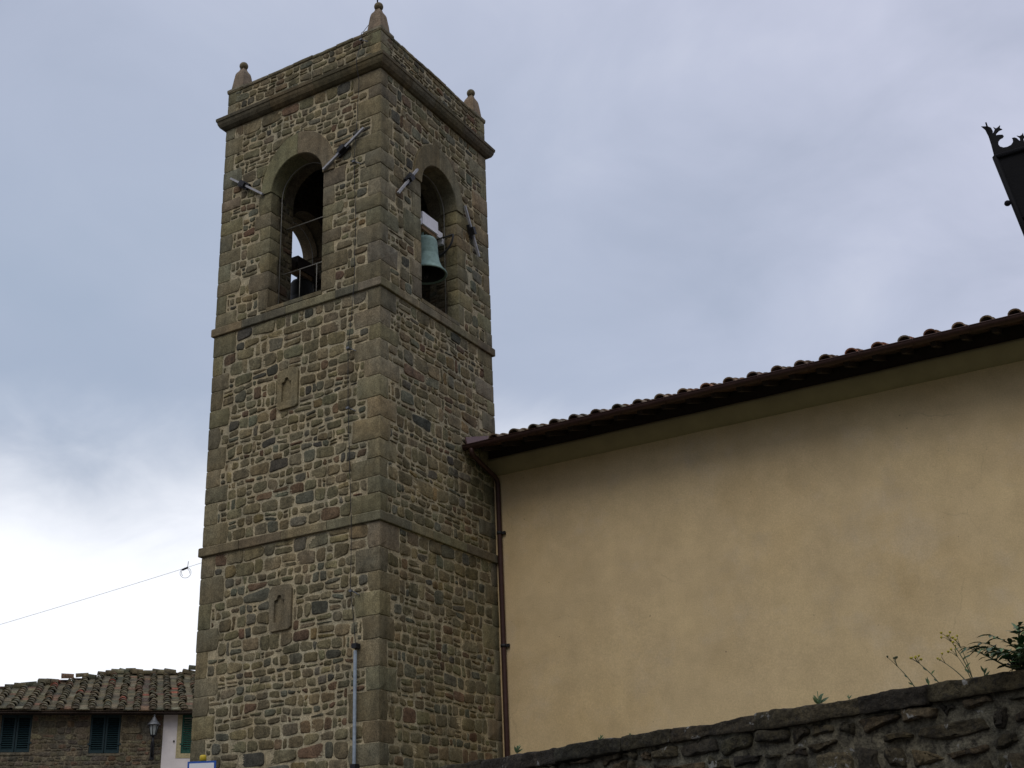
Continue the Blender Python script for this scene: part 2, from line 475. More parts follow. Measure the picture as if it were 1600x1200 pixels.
def rubble(mb, F, u0, u1, v0, v1, blockers, rng, hr=(0.10, 0.26), ar=(0.75, 2.2), gap=0.037, stack=1.0, hgt=(0.008, 0.024),
           pal=PALETTE, k=1.0, wave=0.065, mi=0, rough=0.005, rings=3, rnd=0.24, jit=.016):
    rows = [v0]
    while rows[-1] < v1 - 0.06:
        rows.append(rows[-1] + rng.uniform(*hr))
    sc_ = (v1 - v0) / (rows[-1] - v0)
    rows = [v0 + (r - v0) * sc_ for r in rows]
    seed = rng.random() * 100
    def line(i, u):
        if i == 0 or i == len(rows) - 1: return rows[i]
        return rows[i] + wave * noise.noise(V((u * 0.9 + seed, i * 3.7, seed))) + wave * .8 * noise.noise(V((u * 3.1, i * 5.3 + seed, 2.0)))
    def put(a, b, c, d, e, f, g, h_):
        poly = [(a, b), (c, d), (e, f), (g, h_)]
        j = lambda s_: rng.uniform(-s_, s_)
        cx, cy = centroid(poly)
        q = []
        for i in range(4):
            x0, y0 = poly[i]; x1, y1 = poly[(i + 1) % 4]
            q.append((x0 + j(jit), y0 + j(jit)))
            ln = sqrt((x1 - x0) ** 2 + (y1 - y0) ** 2)
            mx_, my_ = (x0 + x1) / 2 + j(ln * .12), (y0 + y1) / 2 + j(.008)
            bul = rng.uniform(-0.004, 0.014)
            q.append((mx_ + (mx_ - cx) / (abs(mx_ - cx) + abs(my_ - cy) + 1e-6) * bul, my_ + (my_ - cy) / (abs(mx_ - cx) + abs(my_ - cy) + 1e-6) * bul))
        q = block(q, blockers, gap * .7)
        if len(q) < 3 or abs(area(q)) < 0.0016: return
        us = [p[0] for p in q]; vs = [p[1] for p in q]
        if max(us) - min(us) < .03 or max(vs) - min(vs) < .025: return
        stone(mb, F, q, rng.uniform(*hgt), pick(pal, rng, k), rng, rnd, 0.02, -0.03, mi, rough, rings)
    g = gap / 2
    for i in range(len(rows) - 1):
        u = u0; sl_prev = 0.0
        while u < u1 - 0.03:
            hh = rows[i + 1] - rows[i]
            t = rng.random()
            wdt = max(0.08, hh * rng.uniform(*ar) * (1.15 if hh < .14 else .9))
            if .86 < t < .92: wdt *= 1.6
            if t > 0.95: wdt = max(.06, hh * rng.uniform(.35, .6))
            if u + wdt > u1 - 0.08: wdt = u1 - u
            sl = rng.uniform(-.02, .02)
            gg = g * rng.uniform(.8, 1.5)
            a0, a1 = u + gg, u + wdt - gg
            b0, b1 = line(i, a0) + gg, line(i, a1) + gg
            t0, t1 = line(i + 1, a0) - gg, line(i + 1, a1) - gg
            xs = (a0 + sl_prev, a1 + sl)                                # top x shift
            if t < 0.17 * stack and hh > .15:                                   # two thin stones on top of each other
                f = rng.uniform(.35, .65)
                m0, m1 = b0 + (t0 - b0) * f, b1 + (t1 - b1) * (f + rng.uniform(-.1, .1))
                put(a0, b0, a1, b1, a1 + sl / 2, m1 - g, a0 + sl_prev / 2, m0 - g)
                put(a0 + sl_prev / 2, m0 + g, a1 + sl / 2, m1 + g, xs[1], t1, xs[0], t0)
            elif t < 0.17 * stack + .07 and hh > .17 and wdt > .2:                    # tall one with two chips beside
                mid = a0 + (a1 - a0) * .62
                put(a0, b0, mid - g, b1, mid - g, t1, xs[0], t0)
                f = (b1 + t1) / 2
                put(mid + g, b1, a1, b1, a1, f - g, mid + g, f - g)
                put(mid + g, f + g, a1, f + g, xs[1], t1, mid + g, t1)
            else:
                put(a0, b0, a1, b1, xs[1], t1, xs[0], t0)
            u += wdt; sl_prev = sl

def slab(mb, F, u0, u1, v0, v1, rng, col, h=0.03, rnd=0.08, jit=0.018, g=0.005, keep=(False, False), flat=True):
    """dressed block; keep = leave the left / right end straight (it sits on the tower's corner)"""
    j = lambda: rng.uniform(-jit, jit)
    a, b, c, d = u0 + g, u1 - g, v0 + g, v1 - g
    if keep[0]: a = u0
    if keep[1]: b = u1
    def e(x, side): return x if keep[side] else x + j()
    poly = []
    n = 5
    for k in range(n): poly.append((e(a, 0) if k == 0 else (e(b, 1) if k == n - 1 else a + (b - a) * k / (n - 1)), c + j() * .35))
    if not keep[1]: poly.append((b + j() * 2 + .012, (c + d) / 2 + j() * 3))
    for k in range(n): poly.append((e(b, 1) if k == 0 else (e(a, 0) if k == n - 1 else b + (a - b) * k / (n - 1)), d + j() * .35))
    if not keep[0]: poly.append((a + j() * 2 - .012, (c + d) / 2 + j() * 3))
    stone(mb, F, poly, h, col, rng, rnd, 0.007, -0.02, 0, 0.002, 3, True)

ASH = [((0.195, 0.166, 0.097), 45), ((0.182, 0.158, 0.098), 30), ((0.21, 0.170, 0.094), 12), ((0.172, 0.152, 0.102), 13)]

# ------------------------------------------------------------------ setting: ground
g_ = MB(); g_.poly([(-900, -900, 0), (900, -900, 0), (900, 900, 0), (-900, 900, 0)])
o = g_.build('ground', M_GROUND); o['kind'] = 'structure'

# ================================================================== THE TOWER
W, D = 4.2, 4.143
tower = thing('bell_tower', 'tall square rubble stone bell tower with arched belfry openings and ball pinnacles', 'bell tower', (-W / 2, D / 2, 0))
FR = {'front': Frame((-W, 0, 0), (1, 0, 0), (0, 0, 1), (0, -1, 0)),
      'east': Frame((0, 0, 0), (0, 1, 0), (0, 0, 1), (1, 0, 0)),
      'back': Frame((0, D, 0), (-1, 0, 0), (0, 0, 1), (0, 1, 0)),
      'west': Frame((-W, D, 0), (0, -1, 0), (0, 0, 1), (-1, 0, 0))}
LEN = {'front': W, 'east': D, 'back': W, 'west': D}
HW, SILL, SPR, RAD, THK = 0.71, 12.88, 15.62, 0.71, 0.72
RA, RB = 0.97, 1.22                                   # outer half axes of the arch surround
S2, S1, CO = (7.93, 8.12), (12.60, 12.79), 17.66

core = MB()
# shaft, hollow: four outer faces and a floor under the belfry
for nm, F in FR.items():
    l = LEN[nm]
    core.poly([F(0, 0), F(l, 0), F(l, 12.7), F(0, 12.7)], MORTAR)
core.poly([(-W, 0, 12.7), (0, 0, 12.7), (0, D, 12.7), (-W, D, 12.7)], (.2, .18, .14))
core.poly([(-W, 0, 17.62), (0, 0, 17.62), (0, D, 17.62), (-W, D, 17.62)], (.05, .042, .034))  # ceiling coloured dark for the shade inside the belfry
core.poly([(-W, 0, 18.3), (0, 0, 18.3), (0, D, 18.3), (-W, D, 18.3)], (.2, .18, .14))
def arch_panel(F, a, b, uc):
    z0, z1 = 12.7, 18.0
    P = [(uc + RAD * cos(pi - pi * k / 16), SPR + RAD * sin(pi * k / 16)) for k in range(17)]
    for h, rev in ((0, False), (-THK, True)):
        def q(pts):
            pts = [F(u, v, h) for u, v in pts]
            core.poly(list(reversed(pts)) if rev else pts, MORTAR if not rev else (.06, .05, .036))  # inner faces coloured near black, painted shade of the belfry interior
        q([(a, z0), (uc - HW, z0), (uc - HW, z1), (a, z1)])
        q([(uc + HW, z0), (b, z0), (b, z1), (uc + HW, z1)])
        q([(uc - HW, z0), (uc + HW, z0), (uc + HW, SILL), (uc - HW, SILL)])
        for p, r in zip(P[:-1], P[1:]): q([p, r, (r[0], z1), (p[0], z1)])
    path = [(uc - HW, SILL)] + P + [(uc + HW, SILL), (uc - HW, SILL)]
    for p, r in zip(path[:-1], path[1:]):
        core.poly([F(p[0], p[1], 0), F(p[0], p[1], -THK), F(r[0], r[1], -THK), F(r[0], r[1], 0)], (.12, .10, .065))  # reveal and soffit stone darkened, shade put into the colour
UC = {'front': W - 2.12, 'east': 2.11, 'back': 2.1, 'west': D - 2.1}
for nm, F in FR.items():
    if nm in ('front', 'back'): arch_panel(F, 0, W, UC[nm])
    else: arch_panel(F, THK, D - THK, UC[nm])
for nm in ('east', 'west'):                            # outer strips at the corners of the side walls
    F = FR[nm]
    for a, b in ((0, THK), (D - THK, D)): core.poly([F(a, 12.7), F(b, 12.7), F(b, 18), F(a, 18)], MORTAR)

rub = core                                             # masonry core and stones are one mesh part
ashq = [MB() for _ in range(4)]                        # dressed stones: one part per corner,
ashj = {(k, s_): MB() for k in FR for s_ in (-1, 1)}                           # one per jamb
ashp = [MB() for _ in range(4)]
NICHE = [(10.55, 11.38), (6.24, 7.07)]
rq = random.Random(3)
def courses(z0, z1, lo, hi):
    z = [z0]
    while z[-1] < z1 - 0.2: z.append(z[-1] + rq.uniform(lo, hi))
    s_ = (z1 - z0) / (z[-1] - z0)
    return [z0 + (x - z0) * s_ for x in z]
ZONES = [(0.6, S2[0], .32, .5), (S2[1], S1[0], .3, .46), (S1[1], CO, .26, .44)]
quoin = {k: [] for k in FR}                            # blockers per face
order = ['front', 'east', 'back', 'west']
QH = 0.014
for ci, (fa, fb) in enumerate((('front', 'east'), ('east', 'back'), ('back', 'west'), ('west', 'front'))):
    for z0, z1, lo, hi in ZONES:
        zs = courses(z0, z1, lo, hi)
        for k, (a, b) in enumerate(zip(zs[:-1], zs[1:])):
            lng = (k + ci) % 2 == 0
            la = rq.uniform(.48, .72) if lng else rq.uniform(.22, .36)
            lb = rq.uniform(.22, .36) if lng else rq.uniform(.42, .62)
            c = pick(ASH, rq); h = QH + rq.uniform(-.006, .006)
            l = LEN[fa]
            slab(ashq[ci], FR[fa], l - la, l + h * .8, a, b, rq, c, h, keep=(False, True))
            slab(ashq[ci], FR[fb], -h * .8, lb, a, b, rq, c, h, keep=(True, False))
            quoin[fa].append(('r', l - la, l + .2, a, b)); quoin[fb].append(('r', -.2, lb, a, b))
jamb = {k: [] for k in FR}
for nm, F in FR.items():
    uc = UC[nm]
    for s_ in (-1, 1):
        zs = courses(SILL, SPR, .26, .5)
        for k, (a, b) in enumerate(zip(zs[:-1], zs[1:])):
            wd = rq.uniform(.38, .62) if k % 2 else rq.uniform(.2, .34)
            c = pick(ASH, rq, .95)
            x0, x1 = (uc - HW - wd, uc - HW + .02) if s_ < 0 else (uc + HW - .02, uc + HW + wd)
            slab(ashj[nm, s_], F, x0, x1, a, b, rq, c, QH, keep=(s_ > 0, s_ < 0))
            jamb[nm].append(('r', x0, x1, a, b))
            # the same block returns into the reveal
            G = Frame(F(uc + s_ * HW, 0, 0), -F.N if s_ < 0 else F.N, F.V, F.U * (-s_))
            rw = rq.uniform(.22, .42)
            e0, e1 = (-.015, rw) if s_ < 0 else (-rw, .015)
            slab(ashj[nm, s_], G, e0, e1, a, b, rq, c, .02, keep=(s_ < 0, s_ > 0))
            f0, f1 = (rw + .01, THK) if s_ < 0 else (-THK, -rw - .01)
            rubble(rub, G, f0, f1, a, b, [], rq, (.12, .2), (1, 2.4), k=.6)  # k darkens the reveal stones for shade within the opening
rr = random.Random(11)
for nm, F in FR.items():
    l = LEN[nm]
    for zi, (z0, z1, lo, hi) in enumerate(ZONES):
        B = list(quoin[nm])
        if zi == 2: B += jamb[nm] + [('r', UC[nm] - HW, UC[nm] + HW, SILL - .1, SPR), ('e', UC[nm], SPR - .02, RA, RB)]
        if nm == 'front':
            B += [('r', W - 2.45, W - 1.92, a, b) for a, b in NICHE]
        if nm == 'back':
            if zi < 2: continue
        rubble(rub, F, .15, l - .15, z0 + .01, z1, B, rr,
               hr=(.115, .27) if zi < 2 else (.13, .30), stack=.7)
    # parapet
    rubble(rub, F, .2, l - .2, 18.02, 18.62, [], rr, (.10, .18), (1, 2.6), hgt=(.01, .022))
    core.poly([F(.02, 17.9, -.003), F(l - .02, 17.9, -.003), F(l - .02, 18.64, -.003), F(.02, 18.64, -.003)], MORTAR)
    core.poly([F(l - .3, 17.9, -.35), F(.3, 17.9, -.35), F(.3, 18.64, -.35), F(l - .3, 18.64, -.35)], MORTAR)
    for e, kp, ci in (((-.008, .32), (True, False), (order.index(nm) - 1) % 4), ((l - .32, l + .008), (False, True), order.index(nm))):
        ash = ashp[ci]
        slab(ash, F, e[0], e[1], 18.0, 18.32, rr, pick(ASH, rr), .012, keep=kp)
        slab(ash, F, e[0], e[1], 18.32, 18.66, rr, pick(ASH, rr), .012, keep=kp)
for nm in ('front', 'east'):                           # rough inner faces seen through the arches
    pass
for nm, F in FR.items():
    G = Frame(F(0, 0, -THK), -F.U, F.V, -F.N)
    uc = -UC[nm]
    rubble(rub, G, -LEN[nm] + THK, -THK, 12.75, 17.6, [('r', uc - HW, uc + HW, SILL - .2, SPR), ('e', uc, SPR, .74, .74)], rr, (.14, .28), (.9, 2.2), k=.28)  # low k paints interior shade into the inner stones
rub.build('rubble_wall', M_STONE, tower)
for a in ashq: a.build('corner_stones', M_ASHLAR, tower)
for a in ashp: a.build('parapet_corner', M_ASHLAR, tower)
for a in ashj.values(): a.build('jamb_stones', M_ASHLAR, tower)

# --- mouldings run round the tower in separate stones
def sweep(mb, prof, rng, seg=(.55, 1.2), gap=.004, jit=.004, zj=0.0, pal=ASH, k=1.0, sub=5, ends=True):
    n = len(prof)
    for nm in order:
        F, l = FR[nm], LEN[nm]
        us = [0.0]
        while us[-1] < l - seg[0] * 1.3: us.append(us[-1] + rng.uniform(*seg))
        if l - us[-1] < .3: us.pop()
        us.append(l)
        for i in range(len(us) - 1):
            first, last = i == 0, i == len(us) - 2
            a, b = us[i] + (0 if first else gap), us[i + 1] - (0 if last else gap)
            dz = rng.uniform(-zj, zj); dp = rng.uniform(-jit, jit)
            c = pick(pal, rng, k)
            rows = []
            for s_ in range(sub + 1):
                t = s_ / sub; r = []
                for (p, z) in prof:
                    pp = p + (dp + rng.uniform(-jit, jit) * .6 if p > 0.005 else 0)
                    if first and s_ == 0: pp = p
                    if last and s_ == sub: pp = p
                    u = a + (b - a) * t
                    if first and s_ == 0: u = a - pp
                    if last and s_ == sub: u = b + pp
                    corner = (first and s_ == 0) or (last and s_ == sub)
                    r.append(F(u, z + (0 if corner else dz + rng.uniform(-jit, jit) * .5), pp))
                rows.append(r)
            ids = mb.grid(rows, c, 0, False, False)
            if not first: mb.face(ids[0]); 
            if not last: mb.face(list(reversed(ids[-1])))
rs = random.Random(5)
for z0, z1 in (S2, S1):
    sc_ = MB()
    sweep(sc_, [(-.02, z0), (.048, z0), (.06, z0 + .012), (.06, z1 - .03), (.05, z1 - .012), (-.02, z1 + .012)], rs, k=.95)
    sc_.build('string_course', M_ASHLAR, tower)
cb = MB()
sweep(cb, [(-.02, 17.66), (.055, 17.665), (.115, 17.715), (.15, 17.785), (.163, 17.85), (.18, 17.862), (.185, 17.93), (.17, 17.95), (-.05, 17.99)], rs, seg=(.8, 1.4), k=.62, jit=.004)  # low k darkens the stone for shade under the cornice, plus algae
cb.build('cornice', M_ASHLAR, tower)
cp = MB()
sweep(cp, [(-.02, 18.625), (.022, 18.63), (.03, 18.66), (.02, 18.705), (-.36, 18.72), (-.36, 18.64)], rs, seg=(.35, .75), zj=.014, jit=.008, k=.85, gap=.008)
cp.build('coping', M_ASHLAR, tower)

# --- pinnacles
def pinnacle(x, y, seed):
    r = random.Random(seed)
    q = MB(); c = (0.225, 0.172, 0.118)
    def ring(h, z): return [V((x + sx * h, y + sy * h, z)) for sx, sy in ((-1, -1), (0, -1.0), (1, -1), (1, 0), (1, 1), (0, 1), (-1, 1), (-1, 0))]
    rows = [ring(.235, 18.672), ring(.238, 18.68), ring(.236, 18.73), ring(.19, 18.765), ring(.172, 18.79), ring(.155, 18.95), ring(.135, 19.12), ring(.122, 19.2), ring(.108, 19.245), ring(.068, 19.315), ring(.055, 19.36)]
    cols = [(0.22, .19, .13)] * 3 + [(0.235, .185, .125)] + [c] * 7
    ids = [[q.vert(p + V((r.uniform(-.003, .003), r.uniform(-.003, .003), 0)), cc) for p in rw] for rw, cc in zip(rows, cols)]
    for a, b in zip(ids[:-1], ids[1:]):
        for k in range(8): q.face((a[k], a[(k + 1) % 8], b[(k + 1) % 8], b[k]))
    q.face(list(reversed(ids[0])))
    p = q.build('pinnacle', M_ASHLAR, tower)
    bl = MB()
    R_ = .1
    prof = [(R_ * sin(pi * k / 12) + (0 if 0 < k < 12 else .001), R_ * -cos(pi * k / 12)) for k in range(13)]
    bl.lathe(prof, (x, y, 19.45), 20, (0.17, 0.14, 0.085))
    b = bl.build('ball', M_ASHLAR, None)
    b.parent = p
    return p
for i, (x, y) in enumerate(((-.205, .205), (-W + .205, .205), (-.205, D - .205), (-W + .205, D - .205))): pinnacle(x, y, i)

# --- arch surrounds: two curved stones each
for nm, F in FR.items():
    uc = UC[nm]; q = MB()
    for s_ in (-1, 1):
        c = pick(ASH, rs, .92)
        rows = []
        nn = 14
        for k in range(nn + 1):
            t = pi / 2 * k / nn
            gp = .004 if k == nn else 0
            ix, iz = RAD - .035, RAD - .035
            def pt(rx, rz, h): return F(uc + s_ * max(gp, rx * cos(t)), SPR + rz * sin(t), h)
            jr = rs.uniform(-.006, .006)
            rows.append([pt(ix, iz, -.38), pt(ix, iz, .03), pt(ix + .012, iz + .012, .045), pt(RA - .02 + jr, RB - .02 + jr, .045), pt(RA + jr, RB + jr, .03), pt(RA + jr, RB + jr, -.02)])
        if s_ > 0: rows = [list(reversed(r)) for r in rows]
        ids = q.grid(rows, c, 0, False)
        q.face(ids[0]); q.face(list(reversed(ids[-1])))
    q.build('arch_surround', M_ASHLAR, tower)
# --- sill stones inside the openings
for nm, F in FR.items():
    q = MB(); uc = UC[nm]
    x = uc - HW
    for k in range(3):
        q.obox(F(0, 0), F.U, F.V, F.N, x + .003, x + 2 * HW / 3 - .003, SILL - .07, SILL + .012 + rs.uniform(0, .01), -.3, .03, pick(ASH, rs, .9))
        x += 2 * HW / 3
    q.build('sill', M_ASHLAR, tower)

# --- little blind niches in the front face: raised frame with a stepped-head recess
def niche(z0, z1):
    F = FR['front']; q = MB()
    a, b = W - 2.445, W - 1.925
    c = pick(ASH, rs, .9)
    mid = (a + b) / 2 + .0
    ia, ib = a + .125, b - .155
    m2 = (ia + ib) / 2; hw = (ib - ia) / 2
    bz, tz = z0 + .165, z1 - .27
    inner = [0, 0, 0, 0, (m2 + hw * .5, tz + .022), 0, (m2 + hw * .34, tz + .085), (m2 - hw * .34, tz + .085), 0, (m2 - hw * .5, tz + .022)]
    cx, cz = m2, (z0 + z1) / 2
    out_ = [(a + .02, z0 + .03), (a + .07, z0), (b - .06, z0 + .005), (b, z0 + .05), (b, z1 - .08), (b - .05, z1), (cx + .05, z1 + .015), (cx, z1 + .015), (cx - .05, z1 + .015), (a + .07, z1), (a, z1 - .06), (a, cz)]
    inn = [(ia, bz), (ia + .02, bz), (ib - .02, bz), (ib, bz), (ib, tz), inner[4], inner[6], (m2, tz + .1), inner[7], inner[9], (ia, tz), (ia, cz)]
    n = len(out_)
    rows = [[F(u, v, -.01) for u, v in out_], [F(u, v, .048) for u, v in out_],
            [F(u + (cx - u) * .03, v + (cz - v) * .02, .056) for u, v in out_], [F(u, v, .056) for u, v in inn], [F(u, v, .004) for u, v in inn]]
    ids = q.grid(rows, c, 0, False, True)
    q.face(ids[-1])
    q.build('niche_frame', M_ASHLAR, tower)
for a, b in NICHE: niche(a, b)

# --- tie rod anchors beside the arches
def anchor(face, p0, p1, wedge_t, th=.045):
    F = FR[face]
    A, B = F(p0[0], p0[1], .075), F(p1[0], p1[1], .075)
    d = (B - A); l = d.length; d.normalize()
    e = F.N.cross(d)
    root = MB(); root.obox(A, d, e, F.N, 0, l, -th / 2, th / 2, -.02, .03)
    bar = root.build('tie_anchor', M_PALEIRON, tower)
    q = MB(); m_ = A + d * l * wedge_t
    q.obox(m_, d, e, F.N, -.16, .16, -.075, .075, -.05, .012)
    q.obox(m_, d, e, F.N, -.085, .085, -.05, .05, .012, .085)
    wv = q.build('wedge', M_DARKIRON, None); wv.parent = bar
    return bar
anchor('front', (W - 3.93, 16.30), (W - 3.0, 15.60), .4)
anchor('front', (W - .36, 16.27), (W - 1.39, 15.64), .52)
anchor('east', (.5, 14.88), (1.2, 15.80), .6)
anchor('east', (3.06, 15.84), (3.6, 14.8), .5)

# --- light rods across the openings
for nm, F in FR.items():
    uc = UC[nm]; q = MB()
    r_ = HW - .06
    path = [F(uc - r_, SILL, -.28), F(uc - r_, SPR - .05, -.28)] + [F(uc - r_ * cos(pi * k / 14), SPR - .05 + r_ * sin(pi * k / 14), -.28) for k in range(1, 14)] + [F(uc + r_, SPR - .05, -.28), F(uc + r_, SILL, -.28)]
    q.tube(path, .011, 6)
    if nm in ('front', 'back'):
        q.tube([F(uc - HW, 13.83, -.42), F(uc + HW, 13.83, -.42)], .012, 6)
        for u in (-.22, .22): q.tube([F(uc + u, SILL, -.42), F(uc + u, 13.84, -.42)], .008, 6)
        q.tube([F(uc - HW, 14.95, -.5), F(uc + HW, 14.95, -.5)], .012, 6)
    q.build('opening_rods', M_WIRE, tower)

# ------------------------------------------------------------------ bells
def make_bell(loc, ax, label, side, hm, bm):
    """ax = unit vector along the headstock"""
    t = thing('bell', label, 'bell', loc, 'bells hung in the belfry openings')
    O = V(loc); ax = V(ax); pr = V((0, 0, 1)).cross(ax)
    b = MB()
    prof = [(.40, .03), (.435, 0), (.452, .01), (.45, .035), (.40, .09), (.345, .17), (.30, .29), (.275, .42), (.268, .44), (.27, .46), (.262, .60), (.25, .76), (.252, .78), (.245, .80), (.215, .855), (.15, .89), (.05, .905), (.001, .905)]
    b.lathe(prof, O, 36, (1, 1, 1))
    b.build('body', bm, t)
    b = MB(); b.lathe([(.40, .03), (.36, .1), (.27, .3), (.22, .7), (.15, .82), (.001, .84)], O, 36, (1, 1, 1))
    b.build('inside', M_SHADEBRONZE, t)  # shade inside the bell mouth painted as near black bronze
    cr = MB()
    for k in (-.1, 0, .1):
        cr.tube([O + ax * k * 1.3 + V((0, 0, .88)), O + ax * k + V((0, 0, 1.04))], .025, 8)
    cr.build('crown_loops', bm, t)
    h = MB()
    h.obox(O, ax, pr, V((0, 0, 1)), -.30, .30, -.13, .13, 1.08, 1.38)
    h.obox(O, ax, pr, V((0, 0, 1)), -.52, -.302, -.10, .10, 1.06, 1.22)
    h.obox(O, ax, pr, V((0, 0, 1)), .302, .52, -.10, .10, 1.06, 1.22)
    h.obox(O, ax, pr, V((0, 0, 1)), -.70, -.522, -.08, .08, .98, 1.12)
    h.obox(O, ax, pr, V((0, 0, 1)), .522, .70, -.08, .08, .98, 1.12)
    hs = h.build('headstock', hm, t)
    wd = MB(); wd.obox(O, ax, pr, V((0, 0, 1)), -.27, .27, -.09, .09, .985, 1.078)
    wb = wd.build('wood_block', M_BROWNWOOD, None); wb.parent = hs; 
    wh = MB()
    c = O + ax * (.44 * side) + V((0, 0, 1.06))
    arc = [c + ax * (.0) + pr * (.42 * cos(a)) + V((0, 0, .42 * sin(a))) for a in [pi + pi * k / 20 for k in range(21)]]
    wh.tube(arc, .022, 6)
    wh.tube([arc[0], arc[-1]], .02, 6)
    wh.tube([c, arc[10]], .018, 6)
    wh.build('wheel', M_DARKIRON, t)
    cl = MB()
    cl.tube([O + V((0, 0, .83)), O + V((0, 0, .12)), O + V((0, 0, .06)), O + V((0, 0, -.03)), O + V((0, 0, -.08))], [.018, .022, .05, .05, .02], 10)
    cl.build('clapper', M_DARKIRON, t)
    return t
make_bell((-.40, 2.2, 13.88), (0, 1, 0), 'green bronze bell under a pale stepped headstock in the right hand belfry arch', 1, M_WHITEPAINT, M_BRONZE)
make_bell((-W + .46, 2.15, 13.80), (0, 1, 0), 'dark bell seen in silhouette deep inside the left hand belfry arch', 1, M_WOOD, M_SHADEBRONZE)  # bell and headstock toned near black, backlit silhouette put into the colour

# ------------------------------------------------------------------ lightning conductor
lc = thing('lightning_conductor', 'thin lightning cable running down the tower face into a grey blue pipe near its corner', 'lightning conductor', (-.43, -.1, 0))
q = MB()
pts = [(-.30, .2, 19.40), (-.36, .12, 19.05), (-.44, .0, 18.78), (-.46, -.06, 18.7), (-.46, -.07, 18.45), (-.47, -.21, 17.95), (-.47, -.21, 17.8), (-.50, -.07, 17.5), (-.55, -.06, 16.6), (-.60, -.08, 15.55), (-.55, -.07, 14.2), (-.56, -.075, 13.0), (-.57, -.08, 12.7), (-.62, -.07, 12.1),
       (-.68, -.09, 11.43), (-.68, -.07, 10.4), (-.62, -.07, 9.0), (-.57, -.075, 8.1), (-.56, -.075, 7.4), (-.55, -.10, 6.72), (-.48, -.085, 6.2), (-.43, -.09, 5.74), (-.43, -.09, 5.6)]
q.tube(pts, .0065, 5); q.build('cable', M_DARKIRON, lc)
q = MB(); q.tube([(-.235, .2, 19.50), (-.235, .2, 21.0)], .016, 6); q.build('rod', M_DARKIRON, lc)
q = MB(); q.tube([(-.43, -.10, 5.66), (-.43, -.10, .0)], .030, 10); q.build('pipe', M_PIPE, lc)
for z in (5.74, 3.74, 1.6):
    q = MB(); q.obox(V((-.43, -.1, z)), V((1, 0, 0)), V((0, 0, 1)), V((0, -1, 0)), -.05, .05, -.04, .04, -.08, .045); q.build('clamp', M_DARKIRON, lc)
for x, z in ((-.60, 15.55), (-.68, 11.43), (-.55, 6.72), (-.67, 10.2), (-.45, 18.5)):
    q = MB()
    q.tube([(x, 0, z), (x, -.10, z)], .009, 6)
    q.obox(V((x, -.09, z)), V((1, 0, 0)), V((0, 0, 1)), V((0, -1, 0)), -.03, .03, -.018, .02, -.02, .02)
    q.tube([(x + .02, -.06, z), (x + .16, -.045, z - .09)], .011, 5)
    q.build('standoff', M_IRON, lc)

# ================================================================== THE NAVE
YN = D - .1
nave = thing('church_nave', 'long ochre plastered church nave with a tiled eave, joined to the bell tower', 'church', (7, YN, 0))
X1 = 17.0
q = MB()
# wall with gentle unevenness
nx_, nz_ = 60, 40
rows = []
for j in range(nz_ + 1):
    z = 10.47 * j / nz_
    rows.append([V((X1 * i / nx_, YN - .012 * noise.noise(V((X1 * i / nx_ * .5, z * .5, 3.3))), z)) for i in range(nx_ + 1)])
q.grid(rows, (1, 1, 1), 0, True)
q.poly([(X1, YN, 0), (X1, YN + 9, 0), (X1, YN + 9, 10), (X1, YN + 4.5, 11.8), (X1, YN, 10.3)])
q.poly([(X1, YN + 9, 0), (-.0, YN + 9, 0), (-.0, YN + 9, 10), (X1, YN + 9, 10)])
q.poly([(0, YN + .1, 0), (0, YN + .1, 10.3), (0, YN + 4.5, 11.8), (0, YN + 9, 10), (0, YN + 9, 0)])
q.build('wall', M_PLASTER, nave)
q = MB()
prof = [(.0, 9.80), (.03, 9.806), (.06, 9.825), (.13, 9.885), (.20, 9.97), (.235, 10.04), (.245, 10.06), (.245, 10.11), (-.02, 10.12)]
rows = [[V((X1 * i / 40, YN - p - .006 * noise.noise(V((i * .6, z * 3, 0))), z + .008 * noise.noise(V((i * .5, 4, p * 5))))) for p, z in prof] for i in range(41)]
q.grid([list(reversed(r)) for r in rows], (1, 1, 1), 0, True)
q.build('eave_moulding', M_MOULD, nave)
SLP = math.atan(.325)
EY, EZ = 2.94, 10.135                                  # eave edge of the roof
us_ = V((0, cos(SLP), sin(SLP))); un_ = V((0, -sin(SLP), cos(SLP)))
q = MB(); q.box((.02, YN - .20, 10.10), (X1, YN - .022, 10.40)); q.build('shade_board', M_WOOD, nave)  # dark board added to stand for shade between the rafters
